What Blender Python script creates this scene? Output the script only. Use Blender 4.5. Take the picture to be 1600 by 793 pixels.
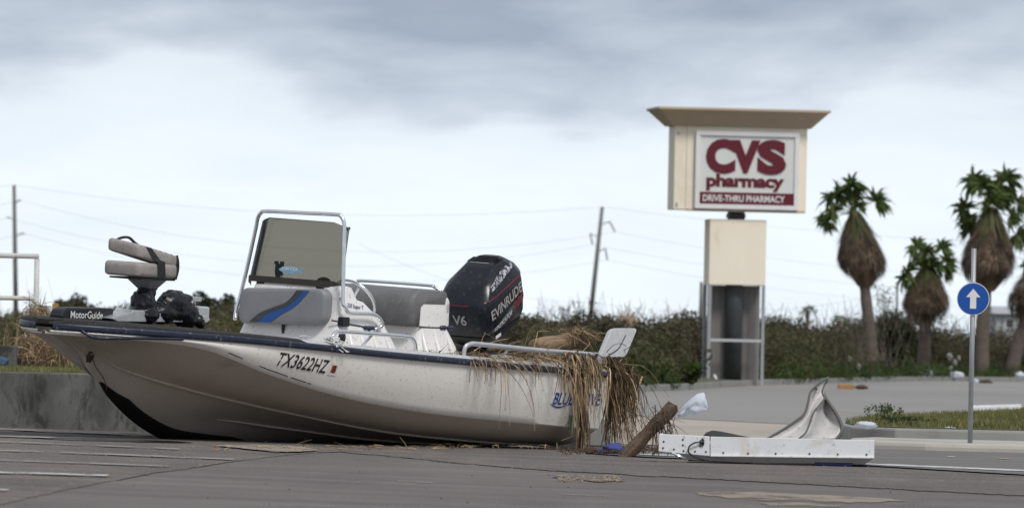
import bpy, bmesh, math, random
import numpy as np
from mathutils import Vector, Matrix
R = math.radians
rng = random.Random(7)
nrng = np.random.default_rng(11)
sc = bpy.context.scene
for o in list(sc.objects):
    bpy.data.objects.remove(o)
COL = sc.collection

# ------------------------------------------------------------------ camera
F, H, HV, ROLL = 12000.0, 0.82, 535.0, R(1.2)      # focal length in photo pixels, eye height, horizon row
PITCH = math.atan((HV - 396.5) / F)
cam_d = bpy.data.cameras.new('camera'); cam = bpy.data.objects.new('camera', cam_d); COL.objects.link(cam)
cam_d.sensor_width = 36.0; cam_d.lens = 36.0 * F / 1600.0
cam_d.clip_start = 1.0; cam_d.clip_end = 20000
cam.matrix_world = Matrix.Translation((0, 0, H)) @ Matrix.Rotation(math.pi/2 + PITCH, 4, 'X') @ Matrix.Rotation(ROLL, 4, 'Z')
cam_d.dof.use_dof = True; cam_d.dof.focus_distance = 59.0; cam_d.dof.aperture_fstop = 8.5
sc.camera = cam
sc.render.resolution_x, sc.render.resolution_y = 1024, 507
sc.view_settings.view_transform = 'Standard'
try: sc.view_settings.look = 'None'
except Exception: pass
sc.view_settings.exposure = 0.62
sc.cycles.use_denoising = True
sc.cycles.max_bounces = 6; sc.cycles.transparent_max_bounces = 16

# ------------------------------------------------------------------ node helpers
def nd(nt, typ, props=None, ins=None):
    n = nt.nodes.new(typ)
    for k, v in (props or {}).items(): setattr(n, k, v)
    for k, v in (ins or {}).items():
        if hasattr(v, 'is_linked') or hasattr(v, 'links'): nt.links.new(v, n.inputs[k])
        else: n.inputs[k].default_value = v
    return n
def math_n(nt, op, a, b=0.0, clamp=False):
    n = nd(nt, 'ShaderNodeMath', {'operation': op, 'use_clamp': clamp})
    for i, v in enumerate((a, b)):
        if hasattr(v, 'links'): nt.links.new(v, n.inputs[i])
        else: n.inputs[i].default_value = v
    return n.outputs[0]
def mixc(nt, fac, a, b, blend='MIX'):
    n = nd(nt, 'ShaderNodeMix', {'data_type': 'RGBA', 'blend_type': blend})
    for i, v in ((0, fac), (6, a), (7, b)):
        if hasattr(v, 'links'): nt.links.new(v, n.inputs[i])
        else: n.inputs[i].default_value = v if i == 0 or len(v) == 4 else (*v, 1)
    return n.outputs[2]
def ramp(nt, fac, stops, interp='LINEAR'):
    n = nd(nt, 'ShaderNodeValToRGB'); nt.links.new(fac, n.inputs[0]); cr = n.color_ramp; cr.interpolation = interp
    while len(cr.elements) < len(stops): cr.elements.new(0.5)
    for e, (p, c) in zip(cr.elements, stops):
        e.position = p; e.color = (c, c, c, 1) if not hasattr(c, '__len__') else (*c, 1)
    return n.outputs[0]
def noise(nt, vec, scale, detail=4, rough=.55, dist=0.0):
    n = nd(nt, 'ShaderNodeTexNoise', None, {'Scale': scale, 'Detail': detail, 'Roughness': rough, 'Distortion': dist})
    if vec is not None: nt.links.new(vec, n.inputs['Vector'])
    return n.outputs['Fac']

# ------------------------------------------------------------------ world: overcast sky
SUN_EL, SUN_AZ = R(50), R(150)    # high sun behind cloud, over the photographer's right shoulder
wd = bpy.data.worlds.new('World'); sc.world = wd; wd.use_nodes = True
nt = wd.node_tree; nt.nodes.clear()
tc = nd(nt, 'ShaderNodeTexCoord')
sep = nd(nt, 'ShaderNodeSeparateXYZ'); nt.links.new(tc.outputs['Generated'], sep.inputs[0])
zc = math_n(nt, 'MAXIMUM', sep.outputs[2], 0.0)
den = math_n(nt, 'ADD', zc, 0.20)
cx = math_n(nt, 'DIVIDE', sep.outputs[0], den); cy = math_n(nt, 'DIVIDE', sep.outputs[1], den)
cv = nd(nt, 'ShaderNodeCombineXYZ'); nt.links.new(cx, cv.inputs[0]); nt.links.new(cy, cv.inputs[1])
n1 = noise(nt, cv.outputs[0], 2.5, 5, .52, .4)
n2 = noise(nt, cv.outputs[0], 8.0, 6, .55, .4)
nn = math_n(nt, 'ADD', math_n(nt, 'MULTIPLY', n1, .78), math_n(nt, 'MULTIPLY', n2, .22))
nn = math_n(nt, 'SUBTRACT', nn, .5)
# the deck is thick overhead and thins to a bright band low down, its edge broken up by the noise
zz = math_n(nt, 'ADD', zc, math_n(nt, 'MULTIPLY', nn, .085))
base = ramp(nt, math_n(nt, 'MULTIPLY', zz, 10.0), [(0.0, (.60, .66, .715)), (.18, (.60, .655, .71)), (.28, (.525, .58, .645)),
        (.355, (.375, .425, .495)), (.462, (.212, .256, .328)), (.60, (.26, .295, .35)), (1.0, (.34, .37, .41))])
shade = math_n(nt, 'ADD', 1.0, math_n(nt, 'MULTIPLY', nn, .45))
shc = nd(nt, 'ShaderNodeCombineColor')
for i in range(3): nt.links.new(shade, shc.inputs[i])
cloud = mixc(nt, 1.0, base, shc.outputs[0], 'MULTIPLY')
cloud10 = mixc(nt, 1.0, cloud, (10, 10, 10, 1), 'MULTIPLY')
sky = nd(nt, 'ShaderNodeTexSky', {'sky_type': 'NISHITA', 'sun_disc': False, 'sun_elevation': SUN_EL, 'sun_rotation': SUN_AZ})
mixed = mixc(nt, .94, sky.outputs[0], cloud10)
bg = nd(nt, 'ShaderNodeBackground', None, {'Strength': 0.1}); nt.links.new(mixed, bg.inputs[0])
wo = nd(nt, 'ShaderNodeOutputWorld'); nt.links.new(bg.outputs[0], wo.inputs[0])
sl = bpy.data.lights.new('sun', 'SUN'); sl.energy = 1.5; sl.angle = R(14); sl.color = (1.0, .955, .89)
so = bpy.data.objects.new('sun', sl); COL.objects.link(so)
sd = Vector((math.sin(SUN_AZ)*math.cos(SUN_EL), math.cos(SUN_AZ)*math.cos(SUN_EL), math.sin(SUN_EL)))
so.rotation_euler = (-sd).to_track_quat('-Z', 'Y').to_euler()

# ------------------------------------------------------------------ materials
MATS = {}
def mat(name, col, col2=None, scale=6.0, rough=.6, rvar=.12, bump=0.0, bscale=60.0, metal=0.0, coat=0.0, speck=None, speck_amt=.5,
        speck_scale=40.0, stretch=(1, 1, 1), island=0.0, spec=.5, stain=None, stain_scale=1.2, stain_lo=.55, wear=0.0, wear_scale=1.5, streak=0.0):
    """procedural paint / stone / fabric: two tones by noise, optional specks, stains, fine relief and per-piece variation"""
    m = bpy.data.materials.new(name); m.use_nodes = True; nt = m.node_tree; nt.nodes.clear()
    tc = nd(nt, 'ShaderNodeTexCoord'); mp = nd(nt, 'ShaderNodeMapping'); nt.links.new(tc.outputs['Object'], mp.inputs[0]); mp.inputs['Scale'].default_value = stretch
    v = mp.outputs[0]
    nz = noise(nt, v, scale, 6, .6)
    c = mixc(nt, ramp(nt, nz, [(.32, 0.0), (.68, 1.0)]), col, col2 or tuple(x*.8 for x in col))
    if stain:
        s = ramp(nt, noise(nt, v, stain_scale, 7, .65, .6), [(stain_lo, 0.0), (stain_lo+.14, 1.0)])
        c = mixc(nt, s, c, stain)
    if streak:
        mp3 = nd(nt, 'ShaderNodeMapping'); nt.links.new(tc.outputs['Object'], mp3.inputs[0]); mp3.inputs['Scale'].default_value = (.30, 1.1, 1)
        k = ramp(nt, noise(nt, mp3.outputs[0], 1.0, 9, .68, .3), [(.30, 1-streak), (.70, 1+streak)])
        c = mixc(nt, 1.0, c, k, 'MULTIPLY')
    if speck:
        s = ramp(nt, noise(nt, v, speck_scale, 2, .5), [(.62, 0.0), (.70, speck_amt)])
        c = mixc(nt, s, c, speck)
    if island:
        g = nd(nt, 'ShaderNodeNewGeometry')
        k = math_n(nt, 'ADD', 1.0 - island, math_n(nt, 'MULTIPLY', g.outputs['Random Per Island'], 2*island))
        cc = nd(nt, 'ShaderNodeCombineColor')
        for i in range(3): nt.links.new(k, cc.inputs[i])
        c = mixc(nt, 1.0, c, cc.outputs[0], 'MULTIPLY')
    b = nd(nt, 'ShaderNodeBsdfPrincipled'); nt.links.new(c, b.inputs['Base Color'])
    b.inputs['Metallic'].default_value = metal; b.inputs['Specular IOR Level'].default_value = spec
    b.inputs['Coat Weight'].default_value = coat; b.inputs['Coat Roughness'].default_value = .08
    rr = math_n(nt, 'ADD', rough - rvar/2, math_n(nt, 'MULTIPLY', nz, rvar), True); nt.links.new(rr, b.inputs['Roughness'])
    if bump:
        bn = nd(nt, 'ShaderNodeBump', None, {'Strength': bump, 'Distance': .01}); nt.links.new(noise(nt, v, bscale, 5, .6), bn.inputs['Height'])
        nt.links.new(bn.outputs[0], b.inputs['Normal'])
    sh = b.outputs[0]
    if wear:
        mp2 = nd(nt, 'ShaderNodeMapping'); nt.links.new(tc.outputs['Object'], mp2.inputs[0]); mp2.inputs['Scale'].default_value = (1, .35, 1)
        tr = nd(nt, 'ShaderNodeBsdfTransparent'); mx = nd(nt, 'ShaderNodeMixShader')
        nt.links.new(ramp(nt, noise(nt, mp2.outputs[0], wear_scale, 8, .7), [(wear-.06, 0.0), (wear+.08, 1.0)]), mx.inputs[0]); nt.links.new(tr.outputs[0], mx.inputs[1]); nt.links.new(sh, mx.inputs[2]); sh = mx.outputs[0]
    o = nd(nt, 'ShaderNodeOutputMaterial'); nt.links.new(sh, o.inputs[0])
    MATS[name] = m; return m
def leaf_mat(name, c1, c2, c3, isl=.45, nscale=.7):
    m = bpy.data.materials.new(name); m.use_nodes = True; nt = m.node_tree; nt.nodes.clear()
    g = nd(nt, 'ShaderNodeNewGeometry'); tc = nd(nt, 'ShaderNodeTexCoord')
    c = ramp(nt, g.outputs['Random Per Island'], [(0.0, c1), (.5, c2), (1.0, c3)])
    k = ramp(nt, noise(nt, tc.outputs['Object'], nscale, 3, .6), [(.35, .55), (.65, 1.35)])
    c = mixc(nt, 1.0, c, k, 'MULTIPLY')
    d = nd(nt, 'ShaderNodeBsdfPrincipled', None, {'Roughness': .6, 'Specular IOR Level': .25}); nt.links.new(c, d.inputs['Base Color'])
    t = nd(nt, 'ShaderNodeBsdfTranslucent'); nt.links.new(c, t.inputs['Color'])
    mx = nd(nt, 'ShaderNodeMixShader', None, {0: .25}); nt.links.new(d.outputs[0], mx.inputs[1]); nt.links.new(t.outputs[0], mx.inputs[2])
    o = nd(nt, 'ShaderNodeOutputMaterial'); nt.links.new(mx.outputs[0], o.inputs[0])
    return m
M = {}
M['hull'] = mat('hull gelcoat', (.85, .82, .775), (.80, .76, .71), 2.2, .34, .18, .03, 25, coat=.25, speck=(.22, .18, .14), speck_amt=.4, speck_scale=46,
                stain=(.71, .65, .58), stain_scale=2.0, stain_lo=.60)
M['bottom'] = mat('hull bottom gelcoat', (.475, .42, .365), (.415, .365, .315), 1.8, .42, .2, .03, 30, coat=.15, speck=(.24, .19, .14), speck_amt=.4, speck_scale=52,  # stained beige, darkened further to paint in the shade below the chine
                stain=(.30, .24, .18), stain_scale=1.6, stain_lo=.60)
M['white_gel'] = mat('white console gelcoat', (.80, .78, .765), (.75, .73, .71), 4, .32, .15, .02, 40, coat=.25, speck=(.25, .2, .16), speck_amt=.5, speck_scale=42)
M['gunwale'] = mat('speckled grey gunwale', (.52, .53, .54), (.40, .41, .43), 40, .6, .1, .1, 200, speck=(.22, .21, .2), speck_amt=.7, speck_scale=90)
M['navy'] = mat('navy rubber', (.012, .018, .04), (.02, .026, .05), 14, .4, .2, .04, 60, speck=(.35, .36, .38), speck_amt=.35, speck_scale=28)
M['black_deck'] = mat('black deck carpet', (.012, .012, .013), (.028, .027, .026), 60, .85, .1, .5, 220, speck=(.13, .11, .09), speck_amt=.7, speck_scale=75)
M['black_keel'] = mat('black keel guard', (.006, .006, .007), (.010, .010, .011), 9, .75, .1, .05, 80, spec=.15)
M['black_plastic'] = mat('black plastic', (.007, .007, .008), (.012, .012, .013), 12, .42, .15, .04, 90)
M['film'] = mat('wrinkled black film', (.004, .004, .006), (.008, .008, .010), 12, .30, .12, .9, 16, stretch=(1, 1, .4), spec=.4)
M['chrome'] = mat('polished tube', (.86, .87, .88), (.76, .77, .78), 20, .2, .12, .0, metal=1.0)
M['alu'] = mat('dull aluminium', (.70, .71, .71), (.58, .59, .60), 15, .38, .15, .03, 120, metal=.75)
M['grey_rail'] = mat('grey painted tube', (.55, .56, .58), (.45, .46, .47), 12, .38, .1, metal=.4)
M['cushion'] = mat('grey vinyl', (.235, .240, .255), (.205, .21, .225), 5, .5, .1, .08, 150, speck=(.1, .1, .1), speck_amt=.2, speck_scale=60)
M['charcoal_vinyl'] = mat('charcoal vinyl', (.045, .047, .05), (.055, .057, .06), 10, .5, .1, .08, 150)
M['blue_vinyl'] = mat('blue vinyl', (.015, .075, .27), (.018, .085, .29), 10, .45, .1, .08, 150)
M['post_cushion'] = mat('worn grey vinyl', (.150, .148, .150), (.115, .114, .118), 7, .55, .15, .15, 90, speck=(.32, .31, .3), speck_amt=.3, speck_scale=40)
M['seat_vinyl'] = mat('dirty beige vinyl', (.36, .33, .31), (.27, .245, .23), 9, .65, .12, .25, 60, speck=(.12, .1, .09), speck_amt=.6, speck_scale=45)
M['engine'] = mat('dark blue black enamel', (.007, .008, .013), (.011, .013, .020), 5, .30, .16, .012, 30, coat=.12, spec=.3, speck=(.10, .10, .11), speck_amt=.35, speck_scale=30)
M['engine_low'] = mat('black engine pan', (.006, .006, .007), (.010, .010, .011), 8, .5, .15, .03, 60, spec=.3)
M['decal_silver'] = mat('silver decal', (.36, .34, .33), (.28, .27, .26), 18, .5, .1)
M['decal_white'] = mat('white decal', (.75, .75, .75), (.66, .66, .66), 18, .5, .1)
M['decal_red'] = mat('red decal', (.20, .012, .03), (.15, .01, .02), 18, .45, .1)
M['decal_teal'] = mat('grey teal stripe', (.06, .085, .10), (.075, .10, .12), 18, .4, .1)
M['decal_navy'] = mat('navy lettering', (.02, .035, .10), (.03, .045, .12), 18, .5, .1)
M['decal_blue'] = mat('blue lettering', (.025, .06, .26), (.03, .07, .28), 18, .5, .1)
M['decal_black'] = mat('black lettering', (.015, .015, .018), (.02, .02, .024), 18, .5, .1)
M['decal_orange'] = mat('orange sticker', (.50, .10, .03), (.42, .09, .03), 40, .5, .1)
M['decal_sky'] = mat('light blue sticker', (.20, .42, .62), (.16, .34, .52), 40, .5, .1)
M['wood_log'] = mat('weathered log', (.34, .235, .14), (.13, .085, .052), 5, .85, .1, .7, 30, stretch=(1, 6, 6), speck=(.05, .035, .025), speck_amt=.7, speck_scale=20)
M['wood_post'] = mat('wet brown timber', (.135, .088, .052), (.045, .030, .02), 7, .8, .15, .6, 40, stretch=(8, 8, 1), speck=(.03, .02, .015), speck_amt=.7, speck_scale=12)
M['reed'] = mat('dry reed', (.40, .285, .165), (.22, .145, .080), 9, .7, .1, island=.75)
M['reed_dark'] = mat('rotting reed', (.10, .064, .036), (.06, .038, .022), 9, .8, .1, island=.5)
M['bag'] = mat('thin white plastic', (.84, .86, .90), (.66, .72, .82), 7, .35, .1, .5, 18)
_nt = M['bag'].node_tree; _b = [n for n in _nt.nodes if n.type == 'BSDF_PRINCIPLED'][0]; _o = [n for n in _nt.nodes if n.type == 'OUTPUT_MATERIAL'][0]
_t = nd(_nt, 'ShaderNodeBsdfTranslucent', None, {'Color': (.85, .88, .93, 1)}); _m = nd(_nt, 'ShaderNodeMixShader', None, {0: .4}); _nt.links.new(_b.outputs[0], _m.inputs[1]); _nt.links.new(_t.outputs[0], _m.inputs[2]); _nt.links.new(_m.outputs[0], _o.inputs[0])
M['white_metal'] = mat('white painted metal', (.76, .77, .79), (.70, .71, .73), 4, .4, .15, .03, 30, stain=(.60, .57, .53), stain_scale=2.6, stain_lo=.58, speck=(.25, .22, .19), speck_amt=.4, speck_scale=30)
M['grey_inside'] = mat('pale grey sheet', (.52, .51, .50), (.44, .43, .42), 4, .45, .15, .04, 30, speck=(.2, .18, .16), speck_amt=.5, speck_scale=26)
M['grey_edge'] = mat('grey edging', (.13, .125, .12), (.10, .095, .09), 9, .6, .1)
M['blue_paint'] = mat('dark blue board', (.02, .045, .16), (.025, .05, .14), 9, .6, .1)
M['blue_cloth'] = mat('blue cloth', (.05, .065, .26), (.04, .05, .18), 12, .8, .1, .2, 60)
M['rust'] = mat('rusty steel', (.10, .06, .04), (.05, .03, .025), 12, .8, .1)
M['conc'] = mat('retaining wall concrete', (.150, .150, .140), (.070, .072, .066), 3.4, .9, .08, .35, 45, speck=(.07, .07, .066), speck_amt=.5, speck_scale=16,
                stretch=(1, 1, .45), stain=(.036, .037, .033), stain_scale=5.5, stain_lo=.49)
M['conc_light'] = mat('kerb concrete', (.46, .43, .39), (.38, .355, .325), 1.6, .88, .08, .3, 40, speck=(.2, .19, .17), speck_amt=.4, speck_scale=10, stain=(.30, .28, .25), stain_scale=.7)
M['conc_grey'] = mat('grey kerb concrete', (.27, .27, .255), (.21, .21, .20), 1.4, .9, .08, .3, 40, stain=(.14, .14, .13), stain_scale=.7)
M['apron'] = mat('sandy concrete', (.42, .365, .305), (.34, .30, .255), .35, .9, .08, .2, 20, stretch=(1, .3, 1), stain=(.26, .24, .22), stain_scale=.25)
M['asphalt_brown'] = mat('brown worn asphalt', (.150, .124, .107), (.100, .083, .073), 1.6, .88, .1, 1.0, 60, stretch=(1, .10, 1), speck=(.26, .225, .19), speck_amt=.6, speck_scale=38,
                stain=(.10, .086, .077), stain_scale=.5, stain_lo=.5, streak=.35)
M['asphalt_smooth'] = mat('smooth grey asphalt', (.136, .115, .107), (.108, .091, .085), .8, .82, .12, .6, 60, stretch=(1, .14, 1), stain=(.086, .074, .071), stain_scale=.8, stain_lo=.54,
                speck=(.175, .155, .145), speck_amt=.45, speck_scale=26, streak=.30)
M['street'] = mat('street asphalt', (.150, .140, .133), (.122, .114, .108), .6, .85, .1, .35, 25, stretch=(1, .35, 1), stain=(.11, .103, .098), stain_scale=.35, streak=.2)
M['drive'] = mat('driveway asphalt', (.265, .250, .236), (.215, .204, .194), .12, .88, .08, .2, 15, stretch=(1, .3, 1), stain=(.16, .157, .152), stain_scale=.09)
M['edge_shade'] = mat('black edge shade', (.022, .02, .02), (.03, .028, .027), 6, .9, .1)
M['paint_white'] = mat('worn road paint', (.58, .57, .56), (.42, .41, .40), 3.5, .8, .1, wear=.40, wear_scale=5)
M['paint_old'] = mat('faded road paint', (.38, .36, .35), (.24, .225, .215), 2.2, .85, .1, wear=.46, wear_scale=4)
M['paint_yellow'] = mat('yellow road paint', (.45, .28, .06), (.32, .21, .07), 3, .8, .1)
M['sand'] = mat('washed sand', (.30, .245, .195), (.22, .185, .15), 3, .95, .05, .4, 50, wear=.43, wear_scale=2.2)
M['grit'] = mat('sandy grit', (.32, .26, .205), (.2, .165, .13), 9, .95, .05)
M['soil'] = mat('scrub soil', (.085, .068, .045), (.06, .055, .03), .4, .95, .05, .3, 5)
M['turf_soil'] = mat('turf soil', (.070, .080, .028), (.085, .075, .035), 1.5, .95, .05, .5, 20)
M['steel'] = mat('galvanised steel', (.40, .42, .44), (.32, .34, .36), 14, .5, .1, metal=.5)
M['white_pipe'] = mat('white painted pipe', (.62, .61, .60), (.50, .49, .47), 7, .5, .1, speck=(.2, .17, .14), speck_amt=.5, speck_scale=20)
M['stucco'] = mat('cream stucco', (.87, .79, .665), (.83, .745, .615), 1.2, .85, .08, .25, 40, stain=(.74, .65, .52), stain_scale=1.6, stain_lo=.56, stretch=(1, 1, .35))
M['stucco_trim'] = mat('tan cornice stucco', (.52, .41, .305), (.47, .37, .27), 1.5, .85, .08, .2, 40)
M['sign_white'] = mat('white sign frame', (.76, .75, .76), (.70, .69, .70), 3, .45, .1)
M['sign_face'] = mat('grey white sign face', (.68, .69, .67), (.64, .65, .63), 2, .4, .1)
M['sign_red'] = mat('dark red sign vinyl', (.115, .002, .014), (.10, .002, .012), 3, .45, .1)
M['sign_blue'] = mat('blue road sign sheeting', (.004, .075, .36), (.004, .07, .34), 3, .4, .1)
M['dark_steel'] = mat('dark painted steel', (.050, .056, .062), (.04, .045, .05), 3, .5, .1)
M['panel_grey'] = mat('grey sheet metal', (.175, .162, .153), (.13, .12, .114), 2, .5, .15, .05, 8, stretch=(1, 1, .4))
M['pole_wood'] = mat('weathered pole wood', (.19, .185, .165), (.15, .145, .13), 2, .85, .1)
M['trunk'] = mat('palm bark', (.14, .11, .092), (.09, .07, .058), 3, .9, .08, .6, 12, stretch=(1, 1, 4))
M['skirt'] = mat('dead palm fronds', (.165, .112, .070), (.060, .043, .030), 1.6, .85, .1, island=.65)
M['frond'] = leaf_mat('palm frond green', (.05, .085, .022), (.075, .115, .03), (.11, .14, .045), .3)
M['frond_old'] = leaf_mat('yellowing palm fronds', (.07, .065, .03), (.055, .075, .025), (.11, .085, .045), .3)
M['petiole'] = mat('palm stalk', (.20, .22, .09), (.15, .16, .06), 5, .6, .1)
M['leaf_brown'] = leaf_mat('brown scrub leaves', (.066, .058, .034), (.084, .072, .042), (.105, .088, .052), nscale=.22)
M['leaf_olive'] = leaf_mat('olive scrub leaves', (.060, .061, .027), (.078, .079, .034), (.10, .096, .045), nscale=.3)
M['leaf_green'] = leaf_mat('green scrub leaves', (.030, .055, .012), (.055, .09, .02), (.085, .115, .03))
M['leaf_dark'] = leaf_mat('dark green leaves', (.022, .036, .012), (.034, .052, .018), (.05, .068, .024))
M['grass'] = leaf_mat('short grass blades', (.11, .125, .036), (.165, .17, .06), (.25, .21, .10), nscale=1.2)
M['twig'] = mat('grey brown twig', (.12, .10, .08), (.09, .07, .055), 6, .9, .05, island=.3)
M['roof_far'] = mat('pale metal roof', (.40, .42, .44), (.34, .36, .38), 1, .5, .1)
M['wall_far'] = mat('pale far wall', (.42, .44, .46), (.36, .38, .40), 1, .8, .1)
M['glass_dark'] = mat('dark window glass', (.03, .035, .04), (.04, .045, .05), 1, .15, .05)
M['orange_wood'] = mat('new orange timber', (.40, .215, .07), (.33, .17, .055), 3, .75, .1, .2, 30, stretch=(1, 8, 8))
m = bpy.data.materials.new('smoked acrylic'); m.use_nodes = True; nt = m.node_tree; nt.nodes.clear()
tr = nd(nt, 'ShaderNodeBsdfTransparent', None, {'Color': (.465, .445, .395, 1)})
gl = nd(nt, 'ShaderNodeBsdfGlossy', None, {'Color': (.9, .9, .9, 1), 'Roughness': .04})
fr = nd(nt, 'ShaderNodeFresnel', None, {'IOR': 1.35})
mx = nd(nt, 'ShaderNodeMixShader'); nt.links.new(fr.outputs[0], mx.inputs[0]); nt.links.new(tr.outputs[0], mx.inputs[1]); nt.links.new(gl.outputs[0], mx.inputs[2])
oo = nd(nt, 'ShaderNodeOutputMaterial'); nt.links.new(mx.outputs[0], oo.inputs[0]); M['smoke'] = m

# ------------------------------------------------------------------ mesh helpers
def crom(pts, n):
    """smooth curve through pts, n steps per span"""
    P = [Vector(p) for p in pts]; out = []
    for i in range(len(P)-1):
        p0 = P[i-1] if i else P[i]*2 - P[i+1]; p1, p2 = P[i], P[i+1]; p3 = P[i+2] if i+2 < len(P) else P[i+1]*2 - P[i]
        for k in range(n):
            t = k/n
            out.append(.5*((2*p1) + (p2-p0)*t + (2*p0-5*p1+4*p2-p3)*t*t + (3*p1-p0-3*p2+p3)*t**3))
    out.append(P[-1]); return out
class MB:
    def __init__(s): s.v = []; s.f = []; s.mi = []; s.cur = 0
    def face(s, idx): s.f.append(tuple(idx)); s.mi.append(s.cur)
    def add(s, verts, faces):
        b = len(s.v); s.v.extend(tuple(p) for p in verts)
        for f in faces: s.face([b+i for i in f])
    def box(s, c, d, rot=None):
        c = Vector(c); hx, hy, hz = d[0]/2, d[1]/2, d[2]/2
        vs = [Vector((x, y, z)) for x in (-hx, hx) for y in (-hy, hy) for z in (-hz, hz)]
        if rot is not None: vs = [rot @ q for q in vs]
        s.add([q + c for q in vs], [(0, 1, 3, 2), (4, 6, 7, 5), (0, 4, 5, 1), (2, 3, 7, 6), (0, 2, 6, 4), (1, 5, 7, 3)])
    def tube(s, pts, r, n=8, cap=True, squash=None):
        pts = [Vector(p) for p in pts]; rs = r if hasattr(r, '__len__') else [r]*len(pts)
        b = len(s.v); prev = None
        for i, p in enumerate(pts):
            t = (pts[min(i+1, len(pts)-1)] - pts[max(i-1, 0)])
            if t.length < 1e-9: t = Vector((0, 0, 1))
            t.normalize()
            if prev is None:
                u = t.cross(Vector((0, 0, 1)));
                if u.length < .05: u = t.cross(Vector((1, 0, 0)))
            else: u = prev - t*prev.dot(t)
            u.normalize(); prev = u; w = t.cross(u)
            for k in range(n):
                a = 2*math.pi*k/n
                q = p + u*(math.cos(a)*rs[i]) + w*(math.sin(a)*rs[i])*(squash or 1)
                s.v.append(tuple(q))
        for i in range(len(pts)-1):
            for k in range(n):
                k2 = (k+1) % n
                s.face((b+i*n+k, b+i*n+k2, b+(i+1)*n+k2, b+(i+1)*n+k))
        if cap:
            s.face([b+k for k in range(n)][::-1]); s.face([b+(len(pts)-1)*n+k for k in range(n)])
    def loft(s, loops, closed=True, cap=True):
        b = len(s.v); n = len(loops[0])
        for L in loops: s.v.extend(tuple(p) for p in L)
        for i in range(len(loops)-1):
            for k in range(n if closed else n-1):
                k2 = (k+1) % n
                s.face((b+i*n+k, b+i*n+k2, b+(i+1)*n+k2, b+(i+1)*n+k))
        if cap and closed:
            s.face([b+k for k in range(n)][::-1]); s.face([b+(len(loops)-1)*n+k for k in range(n)])
    def prism(s, poly, fn0, fn1):
        """polygon of 2-tuples extruded between two mappings"""
        s.loft([[fn0(*q) for q in poly], [fn1(*q) for q in poly]])
    def ball(s, c, r, n=10, m=7, fn=None):
        loops = []
        for j in range(1, m):
            th = math.pi*j/m
            loops.append([(math.sin(th)*math.cos(2*math.pi*k/n), math.sin(th)*math.sin(2*math.pi*k/n), math.cos(th)) for k in range(n)])
        loops = [[(0, 0, 1)]*n] + loops + [[(0, 0, -1)]*n]
        rr = r if hasattr(r, '__len__') else (r, r, r)
        out = []
        for L in loops:
            o = []
            for q in L:
                k = fn(Vector(q)) if fn else 1.0
                o.append((c[0]+q[0]*rr[0]*k, c[1]+q[1]*rr[1]*k, c[2]+q[2]*rr[2]*k))
            out.append(o)
        s.loft(out, True, False)
    def mesh(s, name, mats, smooth=False, weld=False):
        me = bpy.data.meshes.new(name); me.from_pydata(s.v, [], s.f)
        for mm in (mats if isinstance(mats, (list, tuple)) else [mats]): me.materials.append(mm)
        me.polygons.foreach_set('material_index', s.mi)
        bm = bmesh.new(); bm.from_mesh(me)
        if weld: bmesh.ops.remove_doubles(bm, verts=bm.verts, dist=weld)
        bmesh.ops.recalc_face_normals(bm, faces=bm.faces); bm.to_mesh(me); bm.free()
        if smooth: me.polygons.foreach_set('use_smooth', [True]*len(me.polygons))
        me.update(); return me
def put(name, me, parent=None, **props):
    o = bpy.data.objects.new(name, me); COL.objects.link(o)
    if parent is not None: o.parent = parent
    for k, v in props.items(): o[k] = v
    return o
def obj(name, mb, mats, parent=None, smooth=False, bevel=0, subsurf=0, auto=None, weld=False, **props):
    o = put(name, mb.mesh(name, mats, smooth or auto is not None, weld), parent, **props)
    if bevel:
        md = o.modifiers.new('edge', 'BEVEL'); md.width = bevel; md.segments = 2; md.limit_method = 'ANGLE'; md.angle_limit = R(35)
    if subsurf:
        md = o.modifiers.new('smooth', 'SUBSURF'); md.levels = subsurf; md.render_levels = subsurf
    if auto is not None:
        md = o.data
        bm = bmesh.new(); bm.from_mesh(md)
        for e in bm.edges:
            if len(e.link_faces) == 2 and e.calc_face_angle(0) > R(auto): e.smooth = False
        bm.to_mesh(md); bm.free()
    return o
def thing(name, label, cat, loc=(0, 0, 0), rz=0.0, group=None):
    o = bpy.data.objects.new(name, None); COL.objects.link(o); o.location = loc; o.rotation_euler = (0, 0, rz)
    o.empty_display_size = .2; o['label'] = label; o['category'] = cat
    if group: o['group'] = group
    return o
def tag(o, label, cat, group=None):
    o['label'] = label; o['category'] = cat
    if group: o['group'] = group
    return o
def text(body, offset=0.0, extrude=0.0, spacing=1.0, res=4):
    """outline lettering as a flat or extruded mesh, normalised to width 1 x height 1, centred; returns (verts, faces)"""
    cu = bpy.data.curves.new('lettering', 'FONT'); cu.body = body; cu.offset = offset; cu.extrude = extrude; cu.space_character = spacing; cu.resolution_u = res
    o = bpy.data.objects.new('lettering', cu); COL.objects.link(o)
    dg = bpy.context.evaluated_depsgraph_get(); me = bpy.data.meshes.new_from_object(o.evaluated_get(dg))
    vs = np.array([v.co[:] for v in me.vertices]); fs = [tuple(p.vertices) for p in me.polygons]
    bpy.data.objects.remove(o); bpy.data.curves.remove(cu); bpy.data.meshes.remove(me)
    lo, hi = vs.min(0), vs.max(0)
    vs[:, 0] = (vs[:, 0]-lo[0])/(hi[0]-lo[0]) - .5; vs[:, 1] = (vs[:, 1]-lo[1])/(hi[1]-lo[1]) - .5
    return vs, fs
def lettering(name, body, fn, m, parent, offset=0.0, extrude=0.0, spacing=1.0, **props):
    vs, fs = text(body, offset, extrude, spacing); mb = MB(); mb.add([fn(*v) for v in vs], fs)
    return obj(name, mb, m, parent, **props)

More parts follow.
